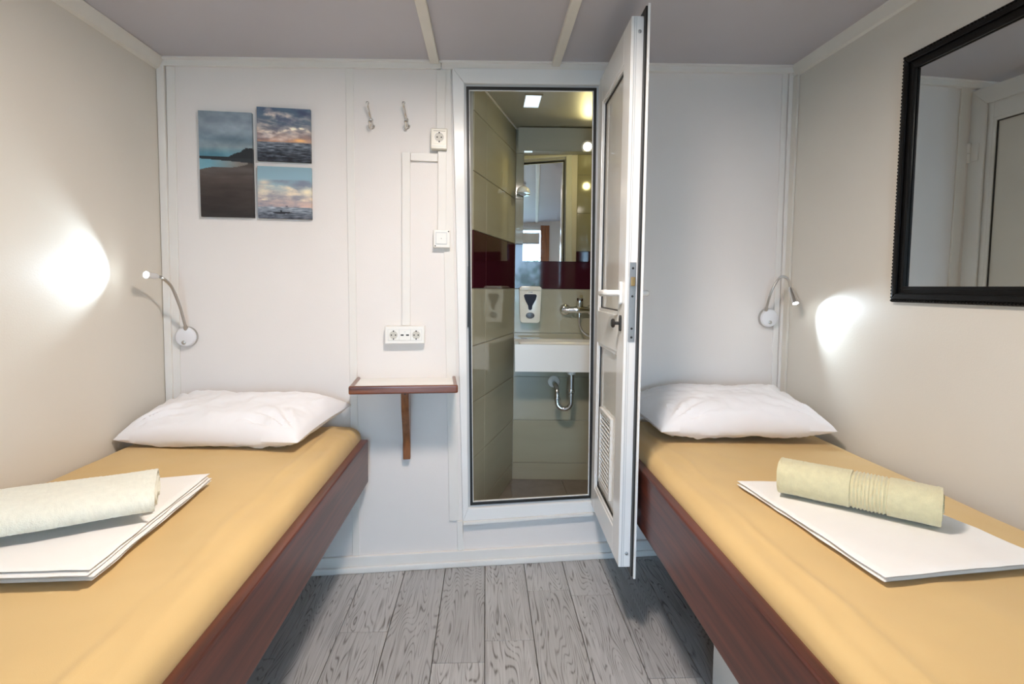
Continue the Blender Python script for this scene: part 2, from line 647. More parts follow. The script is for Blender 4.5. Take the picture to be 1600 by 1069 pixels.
# ---- rear wall behind the camera: open entrance with wooden posts, small window
rw = MB()
rx0, rx1 = WL - 0.06, wx(REAR) + 0.06
DX0, DX1, DZ = -0.42, 0.36, 2.08
rw.box((rx0, REAR - 0.08, -0.05), (DX0, REAR, 2.3))
rw.box((DX0, REAR - 0.08, DZ), (DX1, REAR, 2.3))
rw.box((DX1, REAR - 0.08, -0.05), (rx1, REAR, 2.3))
tag(rw.build('wall_rear', 'wall'), kind='structure')
dr = empty('door_2', (0, REAR, 0))
tag(dr, kind='structure')
MB().box((DX1 - 0.01, -0.09, 0), (DX1 + 0.12, 0.02, DZ + 0.06)).build('door_post', 'doorpost', dr, bevel=0.004)
MB().box((DX0 - 0.12, -0.09, 0), (DX0 + 0.01, 0.02, DZ + 0.06)).build('door_post', 'doorpost', dr, bevel=0.004)
MB().box((DX0 + 0.01, -0.09, DZ - 0.01), (DX1 - 0.01, 0.02, DZ + 0.04)).build('door_head', 'trim', dr, bevel=0.004)
bl = MB()
bl.box((DX0 + 0.02, -0.05, 1.89), (DX1 - 0.02, -0.045, 2.04)).build('blind_cloth', 'blind', dr)
MB().tube([(DX0 + 0.02, -0.047, 1.88), (DX1 - 0.02, -0.047, 1.88)], 0.012).build('blind_bar', 'satin', dr)
# outside
gd = MB().box((-12, REAR - 20, -0.3), (12, REAR - 0.09, -0.06)).build('ground', 'ground')
tag(gd, kind='structure')

# ------------------------------------------------------------------ bathroom shell
BX, BY = 0.163, 3.10                 # far left corner
LS = 0.30                            # slope of the angled left wall
LA = math.atan2(1.0, LS)
BZ0, BZ1 = 0.115, 2.118
ROWS = [BZ0, 0.216, 0.468, 0.721, 0.973, 1.225, 1.478, 1.730, 1.983, BZ1]
BRX = 1.02
tile_cache = {}


def tiled(name, loc, rz, length, cols, z0=BZ0, z1=BZ1, ext=(0, 0)):
    """tile wall: local x along, local -y faces the room"""
    o = MB().box((-ext[0], 0.006, z0 - 0.1), (length + ext[1], 0.05, z1 + 0.05)).build(name, 'grout')
    o.location = loc
    o.rotation_euler = (0, 0, rz)
    tag(o, kind='structure')
    for i in range(len(ROWS) - 1):
        za, zb = max(ROWS[i], z0), min(ROWS[i + 1], z1)
        if zb - za < 0.02:
            continue
        for j in range(len(cols) - 1):
            a, b = cols[j], cols[j + 1]
            m = 'tilered' if abs(ROWS[i] - 1.225) < 0.01 else 'tile'
            key = (round(b - a, 4), round(zb - za, 4), m)
            if key not in tile_cache:
                hx, hz = (b - a) / 2 - 0.0012, (zb - za) / 2 - 0.0012
                me = MB().box((-hx, 0, -hz), (hx, 0.007, hz)).mesh('tile', bevel=0.0012, seg=1)
                me.materials.append(MATS[m])
                tile_cache[key] = me
            inst('tile', tile_cache[key], o, ((a + b) / 2, 0, (za + zb) / 2))
    return o


# angled left wall: from the cabin wall to the far corner, facing right
LL = 0.76
lx, ly = BX - LL * math.cos(LA), BY - LL * math.sin(LA)
tiled('wall_bathroom_left', (lx, ly, 0), LA, LL, [0, LL - 0.567, LL], ext=(0, 0.03))
BS = -0.045
BA = math.atan(BS)
blen = (BRX - BX) / math.cos(BA)
tiled('wall_bathroom_back', (BX, BY, 0), BA, blen, [0, 0.6, blen], ext=(0.05, 0.05))
tiled('wall_bathroom_right', (BRX, BY - 0.04, 0), -math.pi / 2, 0.52, [0, 0.3, 0.52])
# tiles on the bathroom side of the cabin wall, right of the door
fx = WP(1.02, -TH - 0.012)
tiled('wall_bathroom_front', (fx[0], fx[1], 0), WA + math.pi, 0.46, [0, 0.46])
# floor, ceiling, sloped soffit
def slab(xa, xb, z0, z1):
    return MB().prism([(xa, wy(xa) + TH + 0.004), (xb, wy(xb) + TH + 0.004), (xb, 3.16), (xa, 3.16)], lambda x, y: (x, y, z0), lambda x, y: (x, y, z1))


bf = slab(-0.15, 1.05, 0.05, 0.108).build('floor_bathroom', 'grout')
tag(bf, kind='structure')
fme = MB().box((-0.149, -0.149, 0), (0.149, 0.149, 0.008)).mesh('tile', bevel=0.001, seg=1)
fme.materials.append(MATS['tilefloor'])
for i in range(4):
    for j in range(2):
        inst('tile', fme, bf, (0.0 + i * 0.3, 2.68 + j * 0.3, 0.108))
bc = slab(-0.16, 1.06, BZ1, BZ1 + 0.04).build('ceiling_bathroom', 'bathceil')
tag(bc, kind='structure')
# cornice strips of the bathroom ceiling
tb = MB().box((0, -0.008, BZ1 - 0.006), (blen, 0, BZ1)).build('trim_50', 'trim')
tb.location = (BX, BY, 0)
tb.rotation_euler = (0, 0, BA)
tag(tb, kind='structure')
tb = MB().box((0, -0.006, BZ1 - 0.006), (LL, 0, BZ1)).build('trim_51', 'trim')
tb.location = (lx, ly, 0)
tb.rotation_euler = (0, 0, LA)
tag(tb, kind='structure')
sf = MB().prism([(-0.0, 1.998), (-0.05, 2.111), (0, 2.111)], lambda y, z: (0.012, y, z), lambda y, z: (blen - 0.02, y, z)).build('trim_52', 'bathceil')
sf.location = (BX, BY, 0)
sf.rotation_euler = (0, 0, BA)
tag(sf, kind='structure')

# ------------------------------------------------------------------ bathroom things
def BP(x, off, z):
    return (BX + x * math.cos(BA) + off * math.sin(BA), BY + x * math.sin(BA) - off * math.cos(BA), z)


# mirror
t = tag(empty('bathroom_mirror', BP(0.045, 0.001, 1.382), BA), 'frameless bathroom mirror over the dark red tile band', 'mirror')
MB().box((0, -0.010, 0), (0.60, -0.004, 0.612)).build('mirror_glass', 'mirror', t)
MB().box((0.01, -0.004, 0.01), (0.59, -0.001, 0.60)).build('backing', 'mirrorback', t)
# dome wall lamp by the mirror's edge
t = tag(empty('wall_lamp', BP(0.042, 0.011, 1.765), BA), 'small white dome lamp at the left edge of the bathroom mirror', 'lamp')
MB().lathe([(0.022, -0.002), (0.022, 0.010)], (0, 0, 0.0), (0, -1, 0), 20).build('base', 'lampwhite', t, smooth=True)
MB().lathe([(0.005, 0.026), (0.02, 0.022), (0.034, 0.010), (0.038, -0.006), (0.036, -0.012), (0.0, -0.012)], (0, -0.042, 0.0), (0, 0, 1), 28).build('shade', 'ceramic', t, smooth=True)
# downlight in soffit
t = tag(empty('downlight', BP(0.398, 0.012, 2.022), BA), 'round recessed downlight glowing above the bathroom mirror', 'lamp')
dn = Vector((0, -0.113, -0.05)).normalized()
MB().lathe([(0.030, -0.004), (0.034, 0.004), (0.026, 0.006)], (0, 0, 0), dn, 28).build('rim', 'lampwhite', t, smooth=True)
MB().lathe([(0.026, 0.004), (0.020, 0.009), (0.0, 0.011)], (0, 0, 0), dn, 28).build('lens', 'bathglow', t, smooth=True)
ld = bpy.data.lights.new('downlight_bulb', 'SPOT')
ld.energy = BATH_W
ld.color = (1.0, 0.85, 0.36)
ld.spot_size = math.radians(165)
ld.spot_blend = 0.5
ld.shadow_soft_size = 0.025
lo = bpy.data.objects.new('downlight_bulb', ld)
COL.objects.link(lo)
lo.parent = t
lo.location = dn * 0.02
lo.rotation_euler = (Vector((0, -0.75, -0.65))).to_track_quat('-Z', 'Y').to_euler()
# square ceiling hatch
t = tag(empty('ceiling_hatch', (0.213, 2.637, BZ1), 0), 'small square frosted skylight in the bathroom ceiling', 'skylight')
hx0, hy0 = 0.042, 0.092
ring_pts = [(-hx0, -hy0), (hx0, -hy0), (hx0, hy0), (-hx0, hy0)]
for i in range(4):
    a, b = ring_pts[i], ring_pts[(i + 1) % 4]
    c, d = [(p[0] - math.copysign(0.006, p[0]), p[1] - math.copysign(0.006, p[1])) for p in (b, a)]
    MB().prism([a, b, c, d], lambda x, y: (x, y, -0.006), lambda x, y: (x, y, 0)).build('frame', 'bathceil', t)
for i in range(3):
    MB().box((-0.036, -0.086 + i * 0.0575, -0.003), (0.036, -0.086 + i * 0.0575 + 0.056, 0)).build('pane', 'hatchglow', t)

# wash basin
BSN = tag(empty('wash_basin', BP(0.0, 0.0, 0.785), BA), 'white ceramic wash basin mounted on the bathroom wall', 'basin')
D0 = 0.275
nx_, ny_ = 48, 26


def basin_top(s_, t_):
    x = 0.002 + s_ * 0.565
    y = -0.004 - t_ * (D0 - 0.004)
    dx = min(s_, 1 - s_) * 0.565
    dy = min((1 - t_) * D0 * 0.95, max(0, (t_ - 0.28)) * D0)
    e = min(dx, dy)
    z = 0.150 + (0.008 if t_ < 0.26 else 0) * 1.0
    if e > 0.02:
        q = min(1, (e - 0.02) / 0.06)
        z -= 0.085 * (q * q * (3 - 2 * q))
    return (x, y, z)


b_ = MB()
b_.grid(basin_top, nx_, ny_)
x0_, x1_ = 0.002, 0.567
# sides tapering a little to the underside
rim = []
for i in range(nx_ + 1):
    rim.append(basin_top(i / nx_, 1.0))
for j in range(ny_ - 1, -1, -1):
    rim.append(basin_top(1.0, j / ny_))
for i in range(nx_ - 1, -1, -1):
    rim.append(basin_top(i / nx_, 0.0))
for j in range(1, ny_):
    rim.append(basin_top(0.0, j / ny_))
low = [(x0_ + (x - x0_) * 0.985 + 0.004, y * 0.985, 0.006) for x, y, z in rim]
n = len(rim)
b_.add(rim + low, [(i, (i + 1) % n, n + (i + 1) % n, n + i) for i in range(n)] + [[n + i for i in range(n)]])
b_.build('bowl', 'ceramic', BSN, smooth=True, weld=0.0005)
MB().box((0.04, -0.055, 0.157), (0.075, -0.038, 0.1595)).build('overflow_slot', 'dark', BSN)
MB().lathe([(0.02, 0), (0.02, 0.008), (0.012, 0.009)], (0.28, -0.15, 0.062), (0, 0, 1), 20).build('plug', 'chrome', BSN, smooth=True)
tp = MB().lathe([(0.026, 0.0), (0.027, -0.012), (0.022, -0.03), (0.014, -0.032)], (0.315, -0.16, 0.006), (0, 0, 1), 20).build('drain_collar', 'plasticw', BSN, smooth=True)
MB().tube([(0.315, -0.16, -0.02), (0.315, -0.16, -0.13)], 0.014, 16).build('tailpiece', 'satin', BSN, smooth=True)
MB().lathe([(0.018, -0.006), (0.020, 0.0), (0.018, 0.012)], (0.315, -0.16, -0.118), (0, 0, 1), 18).build('union_nut', 'chrome', BSN, smooth=True)
pts = [(0.315, -0.16, -0.12), (0.315, -0.16, -0.17)]
for k in range(13):
    a = math.pi * k / 12
    pts.append((0.278 + 0.037 * math.cos(a), -0.16 + 0.02 * k / 12, -0.18 - 0.037 * math.sin(a)))
pts += [(0.241, -0.14, -0.15), (0.240, -0.135, -0.115), (0.236, -0.115, -0.098), (0.232, -0.08, -0.093), (0.232, -0.002, -0.092)]
MB().tube(pts, 0.0135, 14).build('trap_pipe', 'chrome', BSN, smooth=True)
MB().lathe([(0.034, 0.0), (0.032, 0.006), (0.018, 0.014)], (0.232, 0, -0.092), (0, -1, 0), 22).build('wall_flange', 'plasticw', BSN, smooth=True)
MB().lathe([(0.017, -0.006), (0.0185, 0.0), (0.017, 0.01)], (0.241, -0.14, -0.165), (0, 0, 1), 18).build('union_nut', 'chrome', BSN, smooth=True)

# soap dispenser
DSP = tag(empty('soap_dispenser', BP(0.088, 0.0, 1.135), BA), 'cream soap dispenser with dark blue shield above the basin', 'dispenser')


def disp_outline(h, wtop, wbot, r):
    pts_ = []
    for cx_, cz_, a0 in ((wtop - r, h - r, 0), (-wtop + r, h - r, 90), (-wbot + r, -h + r, 180), (wbot - r, -h + r, 270)):
        for k in range(7):
            a = math.radians(a0 + 15 * k)
            pts_.append((cx_ + r * math.cos(a), cz_ + r * math.sin(a)))
    return pts_


MB().xz(disp_outline(0.100, 0.062, 0.056, 0.018), -0.085, 0).build('body', 'dispenser', DSP, bevel=0.006, smooth=True)
MB().xz([(-0.060, 0.080), (0.060, 0.080), (0.062, 0.096), (0.050, 0.104), (-0.050, 0.104), (-0.062, 0.096)], -0.092, 0).build('lid', 'dispenser', DSP, bevel=0.005, smooth=True)
sh = [(-0.036, 0.052), (-0.030, 0.060), (0.030, 0.060), (0.036, 0.052), (0.030, 0.030), (0.012, -0.004), (0.010, -0.022), (0.004, -0.028), (-0.004, -0.028), (-0.010, -0.022), (-0.012, -0.004), (-0.030, 0.030)]
MB().xz(sh, -0.0885, -0.08).build('shield_window', 'navy', DSP, bevel=0.001)
bt = [(0.024 * math.cos(2 * math.pi * k / 24), -0.062 + 0.017 * math.sin(2 * math.pi * k / 24) + 0.004) for k in range(24)]
MB().xz(bt, -0.093, -0.08).build('push_button', 'button', DSP, bevel=0.002, smooth=True)
lg = MB()
for a, b in ((-0.010, -0.006), (-0.003, 0.002), (0.004, 0.011)):
    lg.box((a, -0.0858, 0.069), (b, -0.084, 0.0725))
lg.build('logo_print', 'button', DSP)

# mixer tap
MX = tag(empty('mixer_tap', BP(0.365, 0.0, 1.108), BA), 'chrome wall mixer tap with hose over the basin', 'tap')
for sx in (-0.075, 0.075):
    MB().lathe([(0.034, 0.0), (0.033, 0.008), (0.026, 0.02), (0.016, 0.024)], (sx, 0, 0), (0, -1, 0), 24).build('escutcheon', 'chrome', MX, smooth=True)
    MB().lathe([(0.013, 0.02), (0.018, 0.03), (0.018, 0.055), (0.014, 0.062)], (sx, 0, 0), (0, -1, 0), 20).build('inlet', 'chrome', MX, smooth=True)
MB().tube([(-0.09, -0.052, 0), (-0.06, -0.052, 0), (-0.03, -0.055, 0.002), (0, -0.056, 0.004), (0.03, -0.055, 0.002), (0.06, -0.052, 0), (0.09, -0.052, 0)], [0.012, 0.017, 0.018, 0.024, 0.018, 0.017, 0.012], 16).build('body', 'chrome', MX, smooth=True)
MB().lathe([(0.016, 0), (0.02, 0.015), (0.021, 0.05), (0.015, 0.058)], (0, -0.058, 0.012), (0, -0.15, 1), 18).build('cartridge', 'chrome', MX, smooth=True)
MB().tube([(0, -0.065, 0.062), (0, -0.11, 0.07), (0, -0.135, 0.078)], [0.012, 0.008, 0.01], 12).build('lever', 'chrome', MX, smooth=True)
MB().tube([(0, -0.058, 0), (0, -0.06, -0.04)], [0.012, 0.010], 12).build('outlet', 'chrome', MX, smooth=True)
MB().tube(bez([(0, -0.06, -0.03), (0.002, -0.065, -0.08), (0.02, -0.08, -0.120), (0.06, -0.09, -0.145), (0.12, -0.09, -0.150)], 10), 0.006, 8).build('hose', 'satin', MX, smooth=True)

# ------------------------------------------------------------------ open bathroom door leaf
HX, HY = 0.484, 2.392
FX, FY = 0.472, 1.83
dvec = Vector((FX - HX, FY - HY, 0))
DLN = dvec.length
DR = empty('door_1', (HX, HY, 0.257), math.atan2(dvec.y, dvec.x))
tag(DR, kind='structure')
DR['label'] = 'white plastic bathroom door standing open into the cabin'
# local x: hinge to free edge, local +y: cabin-right side (outside face), z up
DHT = 1.873
T = 0.042


def dq(a, b, y0, y1):
    return MB().box((a[0], y0, a[1]), (b[0], y1, b[1]))


st = 0.105
R0, R1 = 0.745, 0.880      # middle rail
dq((0, 0), (0.075, DHT), 0, T).build('stile', 'upvc', DR, bevel=0.003)
dq((DLN - st, 0), (DLN, DHT), 0, T).build('stile', 'upvc', DR, bevel=0.003)
dq((0.075, 0), (DLN - st, 0.10), 0, T).build('rail', 'upvc', DR, bevel=0.003)
dq((0.075, R0), (DLN - st, R1), 0, T).build('rail', 'upvc', DR, bevel=0.003)
dq((0.075, DHT - 0.115), (DLN - st, DHT), 0, T).build('rail', 'upvc', DR, bevel=0.003)
for z0, z1 in ((0.10, R0), (R1, DHT - 0.115)):
    a, b = 0.075, DLN - st
    dq((a - 0.01, z0 - 0.01), (b + 0.01, z1 + 0.01), 0.016, 0.030).build('panel', 'doorpanel', DR)
    for y0, y1 in ((0.006, 0.016), (0.030, 0.040)):
        q = [(a, z0), (b, z0), (b, z1), (a, z1)]
        # black gasket, then a light glazing bead
        ring('gasket', 'rubber', inset(q, 0.0), inset(q, 0.017), y0 + (0.004 if y0 < 0.02 else 0), y1 - (0.004 if y0 > 0.02 else 0), DR)
        ring('glazing_bead', 'upvc', inset(q, 0.0), inset(q, 0.013), y0 - 0.002 if y0 < 0.02 else y0, y1 if y0 < 0.02 else y1 + 0.001, DR)
# overlapping flange and black seal on the cabin side
fq = [(-0.022, -0.03), (DLN + 0.024, -0.03), (DLN + 0.024, DHT + 0.03), (-0.022, DHT + 0.03)]
ring('flange', 'upvc', fq, inset(fq, 0.075), T + 0.006, T + 0.014, DR, 0.001)
ring('seal', 'rubber', inset(fq, 0.006), inset(fq, 0.032), T, T + 0.006, DR)
# grooves along the free edge
MB().box((DLN - 0.002, 0.009, 0.003), (DLN + 0.0015, 0.012, DHT - 0.003)).build('edge_groove', 'upvc_grey', DR)
MB().box((DLN - 0.002, 0.016, 0.003), (DLN + 0.0012, 0.018, DHT - 0.003)).build('edge_groove', 'upvc_grey', DR)
for z in (0.05, DHT - 0.05):
    MB().lathe([(0.006, 0), (0.006, 0.002), (0.003, 0.003)], (DLN, 0.028, z), (1, 0, 0), 12).build('screw', 'steel', DR, smooth=True)
# lock plate
LZ = 0.93
lp = MB().box((DLN - 0.001, 0.014, LZ - 0.135), (DLN + 0.003, 0.036, LZ + 0.135)).build('lock_plate', 'steel', DR, bevel=0.0008)
MB().box((DLN + 0.002, 0.018, LZ + 0.055), (DLN + 0.012, 0.032, LZ + 0.085)).build('latch', 'brass', lp, bevel=0.002)
MB().box((DLN + 0.002, 0.019, LZ - 0.06), (DLN + 0.005, 0.031, LZ - 0.02)).build('deadbolt', 'steel', lp, bevel=0.001)
for z in (LZ + 0.115, LZ - 0.09, LZ - 0.12, LZ + 0.02):
    MB().lathe([(0.004, 0), (0.004, 0.0012), (0.002, 0.0015)], (DLN + 0.003, 0.025, z), (1, 0, 0), 10).build('screw', 'dark', lp, smooth=True)
# handle on the bathroom side (seen), knob on a rose
hx_ = DLN - 0.048
hd = MB().xz(disp_outline(0.040, 0.016, 0.016, 0.012), -0.010, 0).build('handle_plate', 'upvc', DR, bevel=0.003, smooth=True)
hd.location = (hx_, 0, LZ + 0.03)
MB().tube(bez([(0, -0.006, 0), (0, -0.030, 0), (-0.008, -0.046, 0), (-0.035, -0.052, 0), (-0.10, -0.052, -0.002)], 8), [0.011] * 20 + [0.012] * 13, 14).build('handle', 'upvc', hd, smooth=True)
ho = MB().xz(disp_outline(0.040, 0.016, 0.016, 0.012), 0, 0.010).build('handle_plate', 'upvc', DR, bevel=0.003, smooth=True)
ho.location = (hx_, T, LZ + 0.03)
MB().tube(bez([(0, 0.006, 0), (0, 0.030, 0), (-0.008, 0.046, 0), (-0.035, 0.052, 0), (-0.10, 0.052, -0.002)], 8), 0.011, 14).build('handle', 'upvc', ho, smooth=True)
kn = MB().xz(disp_outline(0.028, 0.010, 0.010, 0.008), -0.006, 0).build('knob_plate', 'dark', DR, bevel=0.001)
kn.location = (hx_, 0, LZ - 0.075)
MB().lathe([(0.006, 0.004), (0.006, 0.022), (0.015, 0.024), (0.016, 0.030), (0.012, 0.034)], (0, 0, 0), (0, -1, 0), 20).build('turn_knob', 'dark', kn, smooth=True)
# ventilation grille in the lower panel
gx0, gx1, gz0, gz1 = 0.135, 0.36, 0.155, 0.475
vg = empty('ventilation_grille', (0, 0, 0))
vg.parent = DR
q = [(gx0, gz0), (gx1, gz0), (gx1, gz1), (gx0, gz1)]
ring('grille_frame', 'upvc', q, inset(q, 0.018), 0.004, 0.016, vg, 0.001)
lv = MB()
nl = 16
for k in range(nl):
    z = gz0 + 0.02 + (gz1 - gz0 - 0.04) * (k + 0.5) / nl
    lv.add([(gx0 + 0.016, 0.006, z - 0.002), (gx1 - 0.016, 0.006, z - 0.002), (gx1 - 0.016, 0.014, z + 0.002), (gx0 + 0.016, 0.014, z + 0.002),
            (gx0 + 0.016, 0.006, z - 0.0005), (gx1 - 0.016, 0.006, z - 0.0005), (gx1 - 0.016, 0.014, z + 0.0035), (gx0 + 0.016, 0.014, z + 0.0035)],
           [(0, 3, 2, 1), (4, 5, 6, 7), (0, 1, 5, 4), (1, 2, 6, 5), (2, 3, 7, 6), (3, 0, 4, 7)])
MB().box((gx0 + 0.012, 0.0145, gz0 + 0.012), (gx1 - 0.012, 0.0158, gz1 - 0.012)).build('slat_gap_shade', 'button', vg)  # added dark plate, stands in for the shade between the slats
tag(lv.build('louvre_slats', 'upvc', vg), kind='stuff')
# hinges on the cabin side of the hinge stile
for z in (0.25, 1.62):
    hg = MB().tube([(-0.012, T + 0.022, z - 0.045), (-0.012, T + 0.022, z - 0.001)], 0.009, 14).build('hinge', 'upvc', DR, smooth=True)
    MB().tube([(-0.012, T + 0.022, z + 0.001), (-0.012, T + 0.022, z + 0.045)], 0.009, 14).build('hinge_barrel', 'upvc', hg, smooth=True)
    MB().box((-0.01, T + 0.010, z - 0.04), (0.03, T + 0.018, z + 0.04)).build('hinge_leaf', 'upvc', hg, bevel=0.002)


# ------------------------------------------------------------------ beds
def fbm(x, y, z=0.0, o=3):
    return noise.fractal(Vector((x, y, z)), 1.0, 2.0, o)


def mattress(name, xa, xb, y0, z0, za, zb, seed, label, railside):
    """xa..xb across, from y0 to the bathroom wall; za/zb are the top heights at xa and xb"""
    nu, nv = 90, 150
    r = 0.045

    def prof(d):                      # rounded shoulder, d = distance from the edge
        if d >= r:
            return 0.0
        return r - math.sqrt(max(0, r * r - (r - d) ** 2))

    def P(a, b):
        y1 = wy(xa + (xb - xa) * a) - 0.012
        # clump samples to the rims
        a_ = 0.5 - 0.5 * math.cos(math.pi * a)
        a_ = a * 0.5 + a_ * 0.5
        b_2 = 0.5 - 0.5 * math.cos(math.pi * b)
        b_2 = b * 0.6 + b_2 * 0.4
        x = xa + (xb - xa) * a_
        y = y0 + (y1 - y0) * b_2
        dx = min(x - xa, xb - x)
        dy = min(y - y0, y1 - y)
        z = za + (zb - za) * a_ - prof(dx) * 1.0 - prof(dy)
        e = (x - xa) if railside == 'a' else (xb - x)
        k = max(0, 1 - e / 0.16)
        # long soft creases along the rail side and a few pulled diagonals
        z += 0.0060 * k * fbm(x * 16 + seed, y * 3.2, seed, 2)
        z += 0.0050 * math.exp(-((e - 0.10 - 0.03 * fbm(y * 2, seed)) / 0.012) ** 2) * (0.6 + fbm(y * 2.2, seed + 4))
        z += 0.0030 * fbm(x * 3 + seed, y * 5, 1.3, 3)
        z += 0.0040 * fbm(x * 7 + y * 3 + seed, y * 1.2 - x * 1.5, 5.0, 2)
        cr = math.hypot(e, y1 - y)
        z += 0.005 * max(0, 1 - cr / 0.25) * math.sin((y1 - y) * 90 + e * 40)* max(0, 1 - e / 0.09)
        return (x, y, z)
    mb = MB()
    mb.grid(P, nu, nv)
    rim_ = [P(i / nu, 0) for i in range(nu + 1)] + [P(1, j / nv) for j in range(1, nv + 1)] + [P(i / nu, 1) for i in range(nu - 1, -1, -1)] + [P(0, j / nv) for j in range(nv - 1, 0, -1)]
    n_ = len(rim_)
    low_ = [(x, y, z0) for x, y, z in rim_]
    mid_ = [(x, y, z - 0.02) for x, y, z in rim_]
    mb.add(rim_ + mid_ + low_, [(i, (i + 1) % n_, n_ + (i + 1) % n_, n_ + i) for i in range(n_)] +
           [(n_ + i, n_ + (i + 1) % n_, 2 * n_ + (i + 1) % n_, 2 * n_ + i) for i in range(n_)] + [[2 * n_ + i for i in range(n_)]])
    o_ = mb.build(name, 'sheet', None, smooth=True, weld=0.0003)
    return tag(o_, label, 'mattress', 'fitted mattresses')


def pillow(name, c, bulge, floor_z, seed, label, m='pillow'):
    FL, FR, BR, BL = [Vector(p) for p in c]
    nu, nv = 80, 56

    def surf(sgn):
        def f(a, b):
            U, V = 2 * a - 1, 2 * b - 1
            # edges bow inwards between the corners
            Ux = U * (1 - 0.045 * (1 - V * V) * 1.0)
            Vx = V * (1 - 0.05 * (1 - U * U))
            aa, bb_ = (Ux + 1) / 2, (Vx + 1) / 2
            p = FL * (1 - aa) * (1 - bb_) + FR * aa * (1 - bb_) + BR * aa * bb_ + BL * (1 - aa) * bb_
            e = max(0.0, (1 - abs(U) ** 3.2) * (1 - abs(V) ** 3.0))
            h = bulge * e ** 0.46
            wr_ = 0.0
            for cu, cv in ((-1, -1), (1, -1), (1, 1), (-1, 1)):
                d = math.hypot((U - cu), (V - cv))
                an = math.atan2(V - cv, U - cu)
                wr_ += 0.009 * math.exp(-((d - 0.45) / 0.3) ** 2) * math.sin(an * 17 + seed + 2.0 * fbm(U * 2, V * 2, seed))
            wr_ += 0.009 * fbm(U * 1.8 + seed, V * 1.8, 2.0, 3) + 0.005 * fbm(U * 7 + seed, V * 3, 7.0, 2)
            z = p.z + sgn * (h * (1.0 if sgn > 0 else 0.55)) + wr_ * min(1, e * 3)
            return (p.x, p.y, max(z, floor_z(p.x)))
        return f
    mb = MB()
    mb.grid(surf(1), nu, nv)
    mb.grid(surf(-1), nu, nv)
    o_ = mb.build(name, m, None, smooth=True, weld=0.0008)
    return tag(o_, label, 'pillow', 'bed pillows')


def folded(name, quad, layers, th, base, seed, label, m='linen', shift=0.006):
    """folded cloth: stacked layers with rounded folds; quad = back-left, back-right, front-right, front-left"""
    BL_, BR_, FR_, FL_ = [Vector((p[0], p[1], 0)) for p in quad]
    mb = MB()
    t_ = th / layers
    for L_ in range(layers):
        z0_ = base + L_ * t_
        rnd = random.Random(seed + L_)
        ox, oy = rnd.uniform(-shift, shift), rnd.uniform(-shift, shift)
        nu, nv = 44, 44

        def fn(sgn):
            def f(a, b):
                p = BL_ * (1 - a) * b + BR_ * a * b + FR_ * a * (1 - b) + FL_ * (1 - a) * (1 - b)
                de = min(a, 1 - a, b, 1 - b)
                k = min(1.0, de / 0.03)
                half = t_ * 0.5 * (0.12 + 0.88 * math.sqrt(1 - (1 - k) ** 2))
                wv = 0.0016 * fbm(p.x * 9 + seed, p.y * 9, L_ * 0.15, 3) * (L_ + 1) / layers
                wob = 0.004 * fbm(b * 5 + seed, L_ * 3.1, 1.0, 2)
                return (p.x + ox + wob, p.y + oy, z0_ + t_ * 0.5 + sgn * half + max(0, wv + 0.0006))
            return f
        mb.grid(fn(1), nu, nv)
        mb.grid(fn(-1), nu, nv)
    o_ = mb.build(name, m, None, smooth=True, weld=0.0002)
    return tag(o_, label, 'bed sheet', 'folded bed sheets')


